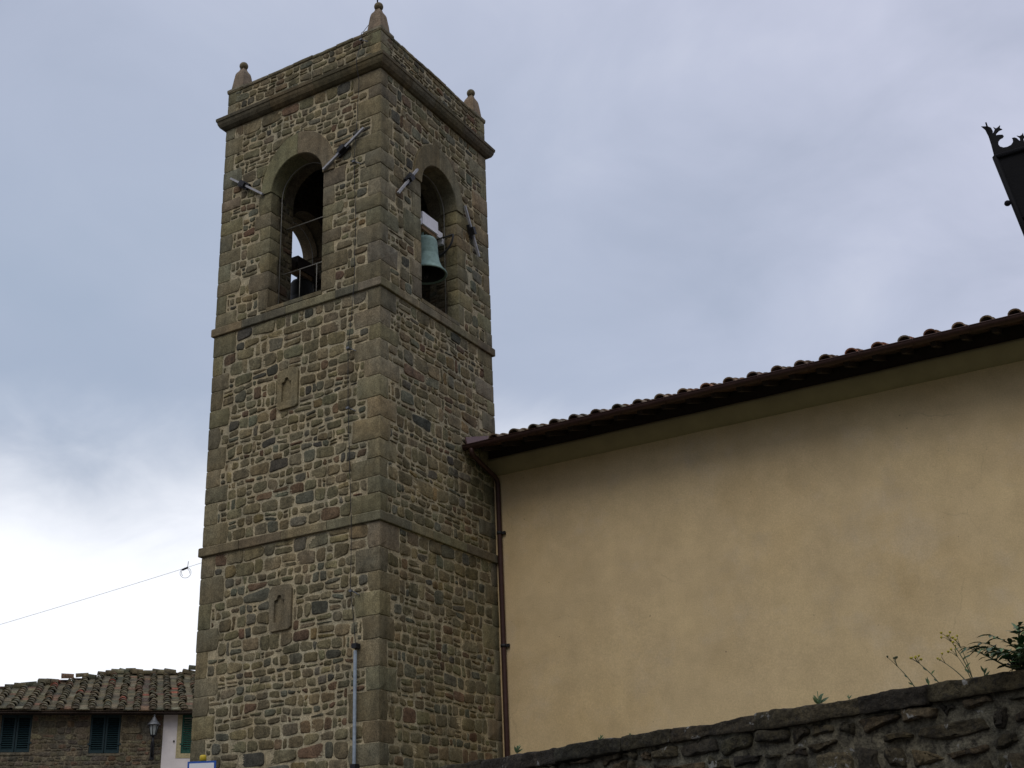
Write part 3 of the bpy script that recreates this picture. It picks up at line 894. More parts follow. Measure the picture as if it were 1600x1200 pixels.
# terracotta soffit and rafters
q = MB()
rf_ = random.Random(2)
x = .02
while x < X1:
    wdt = .30
    q.obox(V((x, EY, EZ)), V((1, 0, 0)), us_, un_, .004, wdt - .004, .06, 1.35, -.05, -.018 + rf_.uniform(-.004, .004), pick([((.09, .05, .033), 1), ((.07, .042, .03), 1)], rf_))  # soffit terracotta darkened, shade under the eave put into the colour
    x += wdt
q.build('soffit', M_TILE, nave)
x = .35; k = 0
while x < 14:
    r_ = MB()
    r_.obox(V((x, EY, EZ)), V((1, 0, 0)), us_, un_, -.045, .045, .10, .93, -.14, -.052)
    r_.build('rafter', M_WOOD, nave)
    x += .50
def tiles(mb, O, U, Sv, Nn, cols, pitch, rowlen, length, rng, pal, r0=.10, r1=.085, jit=.012, skip=lambda i, j: False, fill=False, sag=0.0):
    """flat pans and half round cover tiles in courses; length(i) = slope length of column i"""
    O0 = V(O)
    for i in range(cols):
        O = O0 + Nn * (sag * noise.noise(V((i * .45, 2.2, 0)))) + Sv * (sag * .8 * noise.noise(V((i * .9, 7.7, 0))))
        n = max(1, int(length(i) / rowlen))
        for j in range(n):
            a, b = j * rowlen, j * rowlen + rowlen * 1.12
            u0, u1 = i * pitch + .03, (i + 1) * pitch - .03
            c = pick(pal, rng); e = rng.uniform(-jit, jit)
            mb.obox(O, U, Sv, Nn, u0 + e, u1 + e, a, a + rowlen * .98, .0 - .006, .024 + rng.uniform(-.004, .004), c)
        for j in range(n):
            if skip(i, j): continue
            a, b = j * rowlen - .03 + rng.uniform(-.02, .02), j * rowlen + rowlen * 1.1
            c = pick(pal, rng); u = i * pitch + rng.uniform(-jit, jit); lift = rng.uniform(0, .008)
            sk = rng.uniform(-.012, .012)
            rows = []
            for (s_, rr_, hz) in ((a, r0, .018 + .028), (a, r0, .03 + .026), (b, r1, .03)):
                rows.append([O + U * (u + sk * (s_ - a) + rr_ * cos(pi - pi * k / 8)) + Sv * s_ + Nn * (hz + lift + rr_ * .85 * sin(pi * k / 8)) for k in range(9)])
            # thickness: front lip ring
            inn = [O + U * (u + (r0 - .016) * cos(pi - pi * k / 8)) + Sv * a + Nn * (.044 + lift + (r0 - .016) * .85 * sin(pi * k / 8)) for k in range(9)]
            ids = mb.grid([inn, rows[1]], c, 0, False)
            mb.grid([rows[1], rows[2]], c, 0, True)
            back = [O + U * (u + (r1 - .016) * cos(pi - pi * k / 8)) + Sv * b + Nn * (.03 + (r1 - .016) * .85 * sin(pi * k / 8)) for k in range(9)]
            mb.grid([back, inn], c, 0, True)
            if fill and j == 0:
                mb.poly([p + Sv * .012 for p in inn], (.30, .25, .18))
TP = [((.25, .165, .105), 30), ((.19, .14, .10), 30), ((.30, .16, .095), 14), ((.34, .15, .085), 5), ((.16, .135, .10), 20), ((.27, .21, .15), 12)]
q = MB()
tiles(q, (.72, EY, EZ), V((1, 0, 0)), us_, un_, 36, .455, .40, lambda i: 4.9, random.Random(8), TP, .115, .09)
q.poly([(0, EY + .05, EZ - .02), (X1, EY + .05, EZ - .02), (X1, EY + 5.6, EZ + 1.8), (0, EY + 5.6, EZ + 1.8)], (.2, .14, .1))
q.poly([(0, YN + 9.4, 10.0), (X1, YN + 9.4, 10.0), (X1, EY + 5.6, EZ + 1.8), (0, EY + 5.6, EZ + 1.8)], (.2, .14, .1))
q.build('roof', M_TILE, nave)
# gutter
q = MB(); R_ = .085
GY, GZ = 2.875, 10.135
rows = []
for i in range(2):
    x = .02 if i == 0 else X1
    rows.append([V((x, GY + R_ * cos(pi + pi * k / 12), GZ + R_ * sin(pi + pi * k / 12))) for k in range(13)] + [V((x, GY + (R_ - .004) * cos(2 * pi - pi * k / 12), GZ + (R_ - .004) * sin(2 * pi - pi * k / 12))) for k in range(13)])
q.grid(rows, (1, 1, 1), 0, True, True)
q.poly([V((.02, GY + R_ * cos(pi + pi * k / 12), GZ + R_ * sin(pi + pi * k / 12))) for k in range(13)])
q.tube([(.02, GY - R_, GZ), (X1, GY - R_, GZ)], .012, 8)
gut = q.build('gutter', M_COPPER, nave)
x = .8
while x < 13:
    b_ = MB()
    b_.tube([V((x, GY + (R_ + .006) * cos(pi + pi * k / 10), GZ + (R_ + .006) * sin(pi + pi * k / 10))) for k in range(11)], .007, 5)
    bb = b_.build('bracket', M_COPPER, None); bb.parent = gut
    x += .92
# flashing between roof and tower
q = MB()
q.obox(V((.062, EY, EZ)), V((1, 0, 0)), us_, un_, -.02, .012, .0, 1.28, .02, .21)
q.obox(V((.062, EY, EZ)), V((1, 0, 0)), us_, un_, .013, .56, .01, 1.3, .03, .05)
q.build('flashing', M_FLASH, nave)
# downpipe
q = MB()
px_, py_ = .14, YN - .062
path = [V((.20, GY, GZ - .06)), V((.20, GY, GZ - .12)), V((.19, GY + .03, GZ - .18)), V((.18, GY + .12, GZ - .21)), V((.15, py_ - .14, GZ - .40)), V((.142, py_ - .04, GZ - .45)), V((px_, py_, GZ - .54)), V((px_, py_, 5.0)), V((px_, py_, 1.0))]
q.tube(path, .052, 12)
dp = q.build('downpipe', M_COPPER, nave)
for z in (8.55, 6.25, 4.0):
    q = MB(); q.tube([V((px_, py_, z - .03)), V((px_, py_, z + .03))], .062, 12)
    q.obox(V((px_ + .05, py_ + .01, z)), V((1, 0, 0)), V((0, 0, 1)), V((0, -1, 0)), 0, .07, -.03, .03, -.04, .01)
    c_ = q.build('clamp', M_DARKIRON, None); c_.parent = dp

# ================================================================== FRONT RETAINING WALL
A0 = V((5.935, -7.06, 0)); DR = V((0.93818, -0.34615, 0)); NR = V((-0.34615, -0.93818, 0))
TOP = 2.8
rw = thing('stone_wall', 'low dark rough stone retaining wall in front of the church with lichen spotted coping stones', 'stone wall', A0 + DR * 3)
S0, S9 = -2.5, 9.0
FW = Frame(A0, DR, (0, 0, 1), NR)
q = MB()
DM = (0.118, 0.11, 0.08)
nu, nv = 140, 34
rows = [[FW(S0 + (S9 - S0) * i / nu, (TOP - .06) * j / nv, .022 * noise.noise(V((i * .35, j * .35, 1))) + .008 * noise.noise(V((i * 1.3, j * 1.3, 5)))) for i in range(nu + 1)] for j in range(nv + 1)]
q.grid(rows, DM, 0, True)
BW = Frame(A0, -DR, (0, 0, 1), -NR)
q.obox(A0, DR, V((0, 0, 1)), NR, S0, S9, 0, TOP - .06, -.45, -.04, DM)
DP = [((.050, .042, .025), 40), ((.065, .054, .032), 25), ((.034, .030, .021), 25), ((.070, .052, .030), 10)]
rwg = random.Random(21)
rubble(q, FW, S0, S9, 1.2, TOP - .11, [], rwg, hr=(.09, .20), ar=(1.0, 2.6), gap=.05, hgt=(.02, .055), pal=DP, wave=.12, rough=.011, rings=4, rnd=.19, stack=.6, jit=.03)
q.build('wall', M_WALLSTONE, rw)
def lump(mb, F, u0, u1, v0, v1, n0, n1, col, seed, nu=14, nv=5, nn=6, amp=.02, e=.22):
    """weathered block: a subdivided box with rounded edges and a noisy skin"""
    cu, cv, cn = (u0 + u1) / 2, (v0 + v1) / 2, (n0 + n1) / 2
    hu, hv, hn = (u1 - u0) / 2, (v1 - v0) / 2, (n1 - n0) / 2
    def P(a, b, c):
        r = min(hv, hn) * e
        x, y, z = a * hu, b * hv, c * hn
        core_ = V((max(-hu + r, min(hu - r, x)), max(-hv + r, min(hv - r, y)), max(-hn + r, min(hn - r, z))))
        d = V((x, y, z)) - core_
        if d.length > 1e-6: d = d.normalized() * min(d.length, r)
        p = core_ + d
        s_ = V((p.x * 2.3 + seed * 7.1, p.y * 3 + seed, p.z * 3))
        k = amp * (noise.noise(s_) + .6 * noise.noise(s_ * 3.3) + .35 * noise.noise(s_ * 9))
        dr = V((a * .25, b, c)); dr.normalize()
        p = p + dr * k
        return F(cu + p.x, cv + p.y, cn + p.z)
    def lin(n): return [-1 + 2 * i / n for i in range(n + 1)]
    for s_ in (-1, 1):
        g1 = [[P(a, b, s_) for a in lin(nu)] for b in lin(nv)]
        g2 = [[P(a, s_, c) for a in lin(nu)] for c in lin(nn)]
        g3 = [[P(s_, b, c) for b in lin(nv)] for c in lin(nn)]
        for g, flip in ((g1, s_ < 0), (g2, s_ > 0), (g3, s_ < 0)):
            mb.grid([list(reversed(r)) for r in g] if flip else g, col, 0, True)
s_ = S0; k = 0
while s_ < S9:
    l = rwg.uniform(.5, 1.05)
    q = MB()
    lump(q, FW, s_ - .004, s_ + l + .004, TOP - .105 - rwg.uniform(0, .05), TOP - .004 + rwg.uniform(-.006, .006), -.46, .055 + rwg.uniform(-.015, .02), pick(DP, rwg, .95), k + 3, nu=26, nv=9, nn=7, amp=.024, e=.32)
    q.build('coping_stone', M_WALLSTONE, rw)
    s_ += l; k += 1
# return of the wall to the tower side
q = MB()
E0 = FW(S0, 0, -.45)
q.obox(E0, V((1, 0, 0)), V((0, 0, 1)), V((0, -1, 0)), .0, .4, 0, TOP - .3, -6.3, -.02, DM)
q.build('side_wall', M_WALLSTONE, rw)
# terrace behind it
q = MB()
a, b = FW(S0, 2.45, -.44), FW(S9, 2.45, -.44)
q.poly([a, b, (X1, YN, 2.45), (0, YN, 2.45), (0, 0, 2.45), (a.x, 0, 2.45)])
o = q.build('terrace', M_GRASS); o['kind'] = 'structure'

# ------------------------------------------------------------------ plants on the wall
def leaf(mb, p, d, l, wd, n, col, droop=.25):
    d = d.normalized(); s_ = d.cross(n)
    if s_.length < 1e-5: s_ = d.orthogonal()
    s_.normalize(); n = s_.cross(d).normalized()
    pts = [(0, 0), (.25, .8), (.55, 1), (.8, .6), (1, 0)]
    cs = [p + d * l * t - n * l * droop * t * t for t, _ in pts]
    L_ = [c - s_ * wd * .5 * k + n * wd * .12 * k for c, (t, k) in zip(cs, pts)]
    R_ = [c + s_ * wd * .5 * k + n * wd * .12 * k for c, (t, k) in zip(cs, pts)]
    ic = [mb.vert(c, col) for c in cs]
    il = [ic[0]] + [mb.vert(c, col) for c in L_[1:4]] + [ic[4]]
    ir = [ic[0]] + [mb.vert(c, col) for c in R_[1:4]] + [ic[4]]
    for k in range(4):
        fa = [il[k], ic[k], ic[k + 1], il[k + 1]]; fb = [ic[k], ir[k], ir[k + 1], ic[k + 1]]
        for f in (fa, fb):
            g = []
            for x in f:
                if x not in g: g.append(x)
            if len(g) > 2: mb.face(g, 0, True)
GREENS = [((.055, .105, .035), 4), ((.04, .08, .028), 4), ((.09, .135, .045), 2)]
def wildflower(s0, s1, h, label, seed, heads=3, forks=()):
    r = random.Random(seed)
    s0 -= .13; s1 -= .12
    base = FW(s0, TOP - .03, -.06)
    t = thing('wildflower', label, 'wildflower', base, 'wild flowers growing on the wall top')
    stem = MB(); lf = MB()
    tip = FW(s1, TOP + h, -.06)
    def stalk(a, b, bow, r0):
        pts = [a.lerp(b, k / 8) + DR * bow * sin(pi * k / 8) for k in range(9)]
        stem.tube(pts, [r0 * (1 - .07 * k) for k in range(9)], 5); return pts
    def head(fl, p, big):
        fl.lathe([(.001, -.006), (.005 * big, -.002), (.009 * big, .005), (.008 * big, .010), (.001, .009)], p, 8)
    stalks = [(base, tip, .015, .0045)] + [(base + DR * r.uniform(-.02, .02), FW(s0 + ds, TOP + hh, -.06 + r.uniform(-.04, .04)), .01, .0035) for ds, hh in forks]
    for (a, b, bow, r0) in stalks:
        pts = stalk(a, b, bow, r0)
        for k in range(heads):
            an = r.uniform(-1, 1)
            e = b + DR * r.uniform(-.045, .03) + V((0, 0, r.uniform(.0, .045))) + NR * r.uniform(-.03, .03)
            stem.tube([pts[-2], pts[-1].lerp(e, .5), e], .002, 4)
            fl = MB(); head(fl, e, r.uniform(.8, 1.25)); fl.build('flower_head', M_FLOWER if seed != 1 else M_STEM, t)
        for k in (2, 4, 5):
            if r.random() < .8:
                d = (DR * r.choice((-1, 1)) + NR * r.uniform(-.6, .6) + V((0, 0, .7)))
                leaf(lf, pts[k], d, r.uniform(.03, .055), .012, NR, pick(GREENS, r))
    stem.build('stem', M_STEM, t)
    if lf.f: lf.build('leaves', M_LEAF, t)
wildflower(5.28, 5.12, .19, 'wild stem with dark buds, leftmost of the taller flowers on the wall coping', 1, 4)
wildflower(5.47, 5.29, .18, 'wild stem with a dense yellow cluster, second of the taller flowers on the wall', 2, 6)
wildflower(5.70, 5.56, .29, 'tallest wild stem tipped with yellow flowers, forked low beside the bush', 3, 4, forks=((-.10, .18), (-.06, .24)))
wildflower(5.66, 5.48, .15, 'short leaning wild stem between the yellow cluster and the tallest flower', 4, 3)
def weed(s0, h, label, seed, n=7):
    r = random.Random(seed); base = FW(s0, TOP - .02, -.03)
    t = MB()
    for k in range(n):
        d = DR * r.uniform(-1, 1) + NR * r.uniform(-.5, .8) + V((0, 0, r.uniform(.5, 1.4)))
        p = base + V((0, 0, r.uniform(0, h * .6))) + DR * r.uniform(-.01, .01)
        leaf(t, p, d, r.uniform(.4, .8) * h, h * .2, NR, pick(GREENS, r))
    t.tube([base, base + V((0, 0, h))], .003, 4, GREENS[0][0])
    tag(t.build('weed', M_LEAF), label, 'weed', 'small weeds rooted in the wall coping')
weed(4.36, .11, 'small weed with an upright stalk alone at mid length of the wall coping', 31, 8)
weed(4.62, .05, 'tiny sprig on the coping right beside the upright weed', 32, 4)
weed(2.10, .07, 'little rosette weed on the coping near the downpipe end', 33, 8)
weed(2.45, .04, 'flat tuft on the coping just right of the little rosette weed', 34, 7)
weed(5.26, .06, "short sprout at the foot of the stem with the dense yellow cluster", 35, 5)
weed(5.665, .07, 'single sprout on the coping between the tallest flower and the bush', 36, 5)
weed(1.0, .10, 'yellow green weed at the wall end below the downpipe', 37, 9)

bush = thing('bush', 'dark green bush with long leaflets hanging over the right end of the wall', 'bush', FW(6.1, TOP, -.15))
rb = random.Random(77)
st = MB(); lv = MB()
for k in range(150):
    b0 = FW(5.86 + rb.uniform(0, 1.0), TOP - .05, -.16 + rb.uniform(-.14, .12))
    ang = rb.uniform(.45, 2.3)
    ln = rb.uniform(.18, .62)
    d = DR * -cos(ang) * .55 + V((0, 0, abs(sin(ang)) * .95 + .1)) + NR * rb.uniform(-.7, .8)
    d.normalize()
    pts = []
    for j in range(9):
        t = j / 8
        pts.append(b0 + d * ln * t + V((0, 0, -.35 * ln * t * t)) + DR * .02 * sin(t * 5 + k))
    pts = [p if p.z > TOP + .015 else V((p.x, p.y, TOP + .015)) for p in pts]
    st.tube(pts, [.008 * (1 - .09 * j) for j in range(9)], 5)
    c = pick(GREENS, rb)
    for j in range(2, 9):
        for sgn in (-1, 1):
            t_ = (pts[min(8, j + 1)] - pts[j - 1]).normalized()
            sd_ = t_.cross(V((0, 0, 1))).normalized() * sgn
            dd = t_ * .8 + sd_ * rb.uniform(.5, 1) + V((0, 0, rb.uniform(-.3, .35)))
            leaf(lv, pts[j], dd, rb.uniform(.05, .095), rb.uniform(.022, .036), V((rb.uniform(-.4, .4), rb.uniform(-.4, .4), 1)), tuple(x * rb.uniform(.75, 1.3) for x in c), .4)
    leaf(lv, pts[-1], pts[-1] - pts[-2], .1, .03, V((0, 0, 1)), c, .4)
st.build('branches', M_STEM, bush); lv.build('foliage', M_LEAF, bush)

# ================================================================== HOUSE FAR LEFT
HO = V((-17.51384, 11.67531, 0)); HU = V((0.69466, 0.71934, 0)); HNn = V((0.71934, -0.69466, 0))   # normal towards the camera
house = thing('stone_house', 'old rubble stone house with mossy tiled roof and green shutters, half hidden behind the tower', 'house', HO)
FH = Frame(HO, HU, (0, 0, 1), HNn)
UL, UR, UM = -9.0, 6.0, .57
q = MB()
HM = (.17, .145, .10)
WIN = [(-4.22, -3.33, 6.30, 7.42), (-1.62, -.71, 6.25, 7.42)]
GWIN = (1.14, 2.05, 6.23, 7.42)
def wall_with_holes(mb, F, a, b, z0, z1, holes, col, dep=.16):
    us = sorted({a, b, *[h[0] for h in holes], *[h[1] for h in holes]})
    zs = sorted({z0, z1, *[h[2] for h in holes], *[h[3] for h in holes]})
    for u0, u1 in zip(us[:-1], us[1:]):
        for v0, v1 in zip(zs[:-1], zs[1:]):
            if any(h[0] <= u0 and u1 <= h[1] and h[2] <= v0 and v1 <= h[3] for h in holes): continue
            mb.poly([F(u0, v0), F(u1, v0), F(u1, v1), F(u0, v1)], col)
    for h in holes:
        c = [(h[0], h[2]), (h[1], h[2]), (h[1], h[3]), (h[0], h[3])]
        for k in range(4):
            p, r = c[k], c[(k + 1) % 4]
            mb.poly([F(p[0], p[1], 0), F(r[0], r[1], 0), F(r[0], r[1], -dep), F(p[0], p[1], -dep)], col)
        mb.poly([F(x, y, -dep) for x, y in c], (.02, .02, .02))
wall_with_holes(q, FH, UL, UM, 0, 7.56, WIN, HM)
HP = [((.13, .11, .072), 30), ((.16, .135, .085), 25), ((.11, .095, .07), 25), ((.15, .10, .065), 10), ((.19, .165, .11), 10)]
rubble(q, FH, UL + 1.5, UM - .02, 4.6, 7.52, [('r', *h) for h in WIN], random.Random(4), hr=(.10, .2), ar=(.9, 2.3), gap=.03, hgt=(.008, .022), pal=HP, rings=3)
dd = 8.0
q.poly([FH(UL, 0, 0), FH(UL, 7.56, 0), FH(UL, 8.2, -dd), FH(UL, 0, -dd)], HM)
q.build('rubble_wall', M_HOUSE, house)
q = MB()
FP = Frame(FH(0, 0, .02), HU, (0, 0, 1), HNn)
wall_with_holes(q, FP, UM, UR, 0, 7.56, [GWIN], (1, 1, 1))
q.poly([FP(UM, 0, 0), FP(UM, 7.56, 0), FP(UM, 7.56, -.02), FP(UM, 0, -.02)])
q.build('plaster_wall', M_WHITEWALL, house)
q = MB(); q.obox(FP(.92, 6.60, 0), HU, V((0, 0, 1)), HNn, -.02, .02, -.03, .03, 0, .03); q.build('wall_hook', M_DARKIRON, house)
def shutters(F, h, mt, trim=None):
    u0, u1, z0, z1 = h
    q = MB()
    if trim:
        for a, b, c, d in ((u0 - .14, u0, z0 - .14, z1), (u1, u1 + .14, z0 - .14, z1), (u0, u1, z0 - .14, z0)):
            q.obox(F.O, F.U, F.V, F.N, a, b, c, d, -.03, .014)
    else:
        q.obox(F.O, F.U, F.V, F.N, u0 - .05, u1 + .05, z0 - .07, z0 - .002, -.1, .03, HM)
    fr = q.build('window', trim or M_HOUSE, house)
    for k in range(2):
        a = u0 + .01 + k * (u1 - u0) / 2; b = a + (u1 - u0) / 2 - .02
        s_ = MB()
        for c in ((a, a + .055, z0 + .01, z1 - .01), (b - .055, b, z0 + .01, z1 - .01), (a + .056, b - .056, z0 + .01, z0 + .09), (a + .056, b - .056, z1 - .09, z1 - .01)):
            s_.obox(F.O, F.U, F.V, F.N, c[0], c[1], c[2], c[3], -.06, -.015)
        z = z0 + .11
        tl = (F.V * .8 - F.N * .6).normalized(); tn = (F.N * .8 + F.V * .6).normalized()
        while z < z1 - .13:
            s_.obox(F((a + b) / 2, z, -.035), F.U, -F.N * .7 + F.V * .7, F.N * .7 + F.V * .7, -(b - a) / 2 + .056, (b - a) / 2 - .056, -.03, .03, -.005, .005)
            z += .066
        x_ = a if k == 0 else b
        s_.obox(F(x_, z0 + .28, 0), F.U, F.V, F.N, -.05, .05, -.025, .025, -.014, .02)
        o_ = s_.build('shutter', mt, None); o_.parent = fr
for h in WIN: shutters(FH, h, M_TEAL)
shutters(FP, GWIN, M_GREEN, M_YELLOWTRIM)
# roof
HS = math.atan(.325)
hs_ = (-HNn * cos(HS) + V((0, 0, sin(HS)))); hn_ = (HNn * sin(HS) + V((0, 0, cos(HS))))
RO = FH(UL, 7.50, .50)
pitch = .46
ncol = int((UR - UL) / pitch)
def hlen(i):
    u = UL + i * pitch
    d = 3.75 if u < -4.4 else (3.75 + (u + 4.4) / 3.4 * 3.45 if u < -1.0 else 7.15)
    return d / cos(HS) + .05
q = MB()
rh = random.Random(14)
HT = [((.145, .118, .066), 30), ((.12, .102, .058), 30), ((.165, .10, .06), 10), ((.30, .10, .055), 1.5), ((.09, .083, .05), 22), ((.18, .155, .095), 14)]
tiles(q, RO, HU, hs_, hn_, ncol, pitch, .38, hlen, rh, HT, .125, .10, .035, fill=True, sag=.07)
for i in range(ncol):                                  # boards under the pans
    l = int(hlen(i) / .38) * .38
    q.obox(RO, HU, hs_, hn_, i * pitch, (i + 1) * pitch - .002, .03, l, -.05, -.008, (.09, .065, .045))
# rough ridge: loose cover tiles laid along the top
for i in range(ncol):
    l = int(hlen(i) / .38) * .38
    for k in range(2):
        if rh.random() < .3: continue
        c = pick(HT, rh, .8); a = i * pitch + k * .23
        up = rh.random() < .35
        ctr = RO + HU * (a + .1) + hn_ * rh.uniform(-.03, .05) + hs_ * (l + rh.uniform(-.05, .08)) + hn_ * (.03 + rh.uniform(0, .03) + (.12 if up else 0))
        dv = (HU + hs_ * rh.uniform(-.3, .3) + hn_ * rh.uniform(-.12, .12)).normalized()
        sv = hn_.cross(dv).normalized(); nv_ = dv.cross(sv).normalized()
        ln = rh.uniform(.16, .26); R1 = rh.uniform(.13, .17)
        for r_a, r_b in ((R1, R1 * .85), (R1 - .02, R1 * .85 - .02)):
            rows = [[ctr + dv * t + sv * (rr_ * cos(pi * j / 8)) + nv_ * (rr_ * .95 * sin(pi * j / 8)) for j in range(9)] for t, rr_ in ((-ln, r_a), (ln, r_b))]
            q.grid(rows, c, 0, True)
        for t, rr_ in ((-ln, R1), (ln, R1 * .85)):
            q.poly([ctr + dv * t * .97 + sv * (rr_ * .97 * cos(pi * j / 8)) + nv_ * (rr_ * .92 * sin(pi * j / 8)) for j in range(9)], (.12, .10, .07))
    q.obox(RO, HU, hs_, hn_, i * pitch, (i + 1) * pitch - .002, l - .02, l + .16, -.1, .07, (.10, .07, .05))
q.build('roof', M_TILE, house)
q = MB()
q.obox(FH(UL, 7.44, .0), HU, V((0, 0, 1)), HNn, 0, UR - UL, -.03, .0, .03, .44, (.05, .038, .026))
q.build('eave_board', M_WOOD, house)

# wall lantern on the house
wl = thing('wall_lantern', 'small old street lantern with a pale conical cap on a bracket of the stone house', 'lantern', FH(.28, 6.2, .35))
c0 = FH(.28, 0, .35)
q = MB()
q.lathe([(.001, 7.40), (.035, 7.38), (.035, 7.34), (.02, 7.32), (.045, 7.30), (.075, 7.23), (.15, 7.13), (.20, 7.08), (.20, 7.055), (.001, 7.05)], c0, 8)
q.build('cap', M_IRON, wl)
q = MB(); q.lathe([(.14, 7.05), (.085, 6.76)], c0, 6); q.build('glass', M_PALEGLASS, wl)
q = MB()
for k in range(6):
    a = 2 * pi * k / 6
    q.tube([c0 + V((.148 * cos(a), .148 * sin(a), 7.05)), c0 + V((.09 * cos(a), .09 * sin(a), 6.75))], .012, 5)
q.lathe([(.001, 6.70), (.09, 6.72), (.10, 6.76), (.001, 6.77)], c0, 6)
q.tube([c0 + V((0, 0, 6.72)), c0 + V((0, 0, 6.5)), FH(.28, 6.3, .25), FH(.28, 6.18, .1), FH(.28, 6.15, 0)], .035, 6)
q.tube([c0 + V((0, 0, 6.55)), FH(.28, 6.5, 0)], .02, 6)
q.obox(FH(.28, 6.3, 0), HU, V((0, 0, 1)), HNn, -.06, .06, -.25, .3, 0, .03)
q.build('bracket', M_DARKIRON, wl)

# ------------------------------------------------------------------ overhead wire
def dirv(az, el): return V((sin(radians(az)) * cos(radians(el)), cos(radians(az)) * cos(radians(el)), sin(radians(el))))
ow = thing('overhead_wire', 'thin sagging wire with a small coil, strung to the left edge of the tower', 'wire', (-W, 0, 7.9))
a = V((-W - .0, .02, 7.84))
d1 = dirv(-52.26, 11.74); b = EYE + d1 * 27.5
end = b + (b - a).normalized() * 14 
q = MB(); pts = []
for k in range(41):
    t = k / 40; p = a.lerp(end, t); p.z -= .5 * 4 * t * (1 - t) * .35; pts.append(p)
q.tube(pts, .0035, 5); q.build('cable', M_IRON, ow)
q = MB()
pc = pts[1].lerp(pts[2], .25)
pc = pts[0].lerp(pts[-1], .021); pc.z -= .02
e1 = RIGHT
q.tube([pc + RIGHT * (.10 * cos(2 * pi * k / 24)) + V((0, 0, -.10 + .10 * sin(2 * pi * k / 24))) + FWD * (.004 * k) for k in range(40)], .004, 5)
q.tube([pc + V((0, 0, -.03)) - RIGHT * .05, pc + V((0, 0, .02)) + RIGHT * .06], .02, 6)
q.tube([pc + RIGHT * .05, pc + RIGHT * .06 + V((0, 0, .14))], .006, 5)
q.build('coil', M_DARKIRON, ow)

# ------------------------------------------------------------------ road sign at the foot of the tower
rsn = thing('road_sign', 'white road sign with a blue edge and yellow topped post in front of the tower', 'road sign', (.31, -4.44, 0))
su = V((RIGHT.x, RIGHT.y, 0)).normalized(); sn = V((su.y, -su.x, 0))
so_ = V((.31, -4.44, 0))
q = MB(); q.tube([so_, so_ + V((0, 0, 3.48))], .03, 10); q.build('post', M_IRON, rsn)
q = MB(); q.obox(so_ + sn * .045, su, V((0, 0, 1)), sn, -.19, .19, 2.95, 3.475, -.012, .012)
pl = q.build('plate', M_BLUE, rsn)
q = MB()
q.obox(so_ + sn * .045, su, V((0, 0, 1)), sn, -.165, .165, 2.975, 3.45, .012, .015)
e_ = q.build('white_panel', M_SIGNWHITE, None); e_.parent = pl
q = MB(); q.lathe([(.034, 3.48), (.045, 3.482), (.045, 3.545), (.03, 3.56), (.001, 3.562)], so_, 14); q.build('cap', M_YELLOW, rsn)

# ------------------------------------------------------------------ street lamp (near, upper right)
LX, LY, LZ = 12.49, -12.30, 4.416
lamp = thing('street_lamp', 'black iron street lamp whose lantern wears a fretwork crown', 'street lamp', (LX, LY, 0))
HT_, HB_, ZB = .22, .135, 3.80
def lp(sx, sy, z):
    h = HB_ + (HT_ - HB_) * (z - ZB) / (LZ - ZB); return V((LX + sx * h, LY + sy * h, z))
q = MB()
cs = ((-1, -1), (1, -1), (1, 1), (-1, 1))
for k in range(4):
    a, b = cs[k], cs[(k + 1) % 4]
    q.tube([lp(*a, ZB), lp(*a, LZ)], .012, 6)
    q.tube([lp(*a, LZ), lp(*b, LZ)], .012, 6); q.tube([lp(*a, ZB), lp(*b, ZB)], .012, 6)
    # sheet skirt on the upper part of every side
    zs_ = LZ - .29
    q.poly([lp(*a, zs_), lp(*b, zs_), lp(*b, LZ), lp(*a, LZ)])
    q.tube([lp(*a, zs_), lp(*b, zs_)], .008, 6)
q.poly([lp(*c, ZB) for c in cs])
for z in (4.20,):
    q.lathe([(.001, -.014), (.011, -.008), (.014, 0), (.011, .008), (.001, .014)], lp(-1, -1, z) + V((-.022, -.01, 0)), 10)
    q.tube([lp(-1, -1, z), lp(-1, -1, z) + V((-.02, -.01, 0))], .005, 5)
q.build('lantern_frame', M_BLACK, lamp)
q = MB()
for k in range(4):
    a, b = cs[k], cs[(k + 1) % 4]
    q.poly([lp(*a, ZB + .01) * 1.0, lp(*b, ZB + .01), lp(*b, LZ - .295), lp(*a, LZ - .295)])
q.build('glass', M_GLASS, lamp)
q = MB()
apex = LZ + .17
q.poly([lp(*c, LZ - .02) for c in cs])
rows = [[V((LX + c[0] * h, LY + c[1] * h, z)) for c in cs] for h, z in ((.215, LZ + .005), (.10, LZ + .11), (.05, apex))]
q.grid(rows, (1, 1, 1), 0, False, True)
q.lathe([(.05, apex), (.06, apex + .03), (.02, apex + .06), (.035, apex + .09), (.001, apex + .12)], V((LX, LY, 0)), 12)
q.build('roof', M_BLACK, lamp)
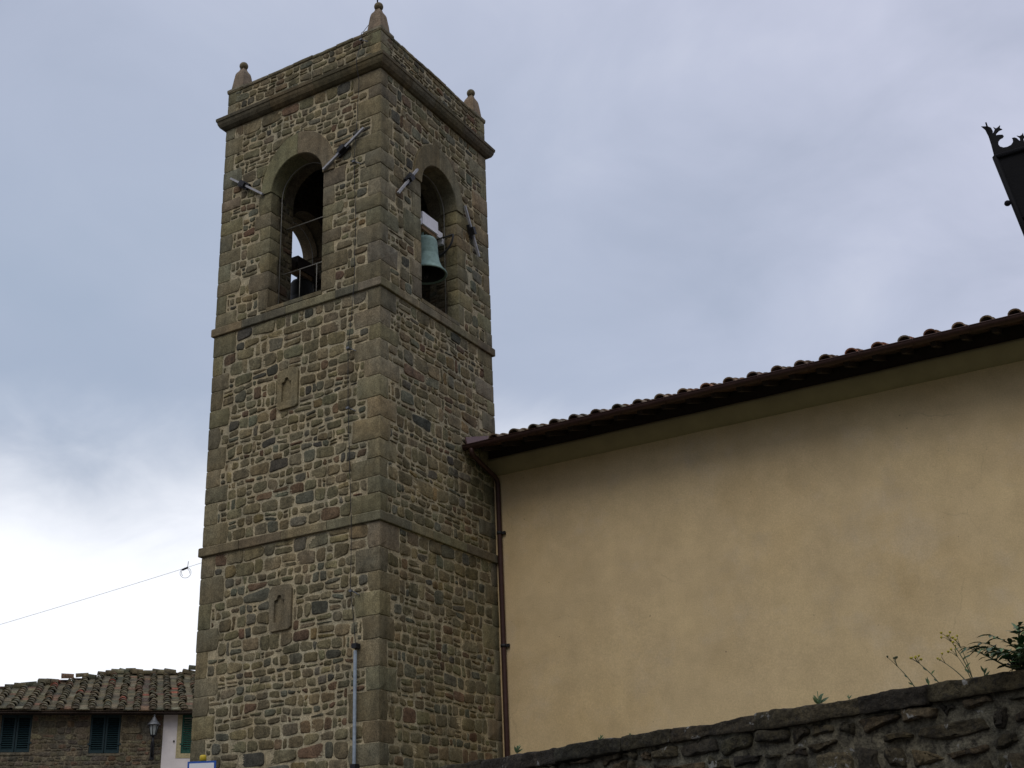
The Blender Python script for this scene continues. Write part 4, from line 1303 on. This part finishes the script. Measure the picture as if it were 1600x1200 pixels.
# fretwork crown: traced half panel, mirrored, in the plane of each side
K = .00054
half = [(260, 465), (248, 425), (232, 372), (215, 315), (190, 262), (163, 236), (212, 240), (236, 254), (247, 278), (246, 300),
        (252, 292), (262, 270), (250, 248), (270, 262), (283, 256), (300, 240), (297, 262), (316, 272), (292, 280), (272, 300), (268, 314),
        (292, 312), (318, 314), (326, 324), (318, 336), (300, 344), (287, 360), (286, 382), (300, 402), (325, 411), (352, 408), (378, 396), (392, 376), (390, 356), (384, 346), (402, 342), (420, 350), (434, 366),
        (442, 372), (440, 350), (418, 330), (438, 336), (452, 330), (464, 314), (468, 336), (486, 340), (468, 354), (462, 378), (470, 384), (500, 392), (540, 398), (560, 392), (572, 372), (566, 350), (584, 352), (600, 372), (616, 380), (640, 372), (652, 350), (640, 330), (665, 300)]
hp = [((x - 260 + .2 * (465 - y)) * K, (465 - .22 * (x - 260) - y) * K * 1.13) for x, y in half]
full = 2 * HT_
out2 = hp + [(full - x, y) for x, y in reversed(hp)]
def fret(mb, O, U, Vv, Nn, th=.006):
    import mathutils
    pts3 = [[V((x, y, 0)) for x, y in out2]]
    tri = mathutils.geometry.tessellate_polygon(pts3)
    for s2, flip in ((th / 2, False), (-th / 2, True)):
        ids = [mb.vert(O + U * x + Vv * y + Nn * s2) for x, y in out2]
        for t in tri: mb.face(t if not flip else tuple(reversed(t)) if False else [ids[k] for k in (t if not flip else reversed(t))]) if flip else mb.face([ids[k] for k in t])
    n = len(out2)
    for k in range(n):
        a, b = out2[k], out2[(k + 1) % n]
        mb.poly([O + U * a[0] + Vv * a[1] + Nn * th / 2, O + U * b[0] + Vv * b[1] + Nn * th / 2, O + U * b[0] + Vv * b[1] - Nn * th / 2, O + U * a[0] + Vv * a[1] - Nn * th / 2])
for k in range(4):
    a, b = lp(*cs[k], LZ), lp(*cs[(k + 1) % 4], LZ)
    U_ = (b - a).normalized(); Nn = U_.cross(V((0, 0, 1))).normalized()
    Vv = (V((0, 0, 1)) + Nn * .03).normalized(); N2 = U_.cross(Vv).normalized()
    q = MB(); fret(q, a + V((0, 0, .008)), U_, Vv, N2)
    q.build('crown_panel', M_BLACK, lamp)
q = MB()
c_ = V((LX, LY, 0))
q.lathe([(.001, 3.80), (.13, 3.795), (.12, 3.77), (.05, 3.72), (.035, 3.6), (.06, 3.56), (.04, 3.5), (.04, 1.4), (.055, 1.35), (.06, .9), (.09, .8), (.10, .3), (.15, .2), (.16, 0)], c_, 16)
q.build('post', M_BLACK, lamp)
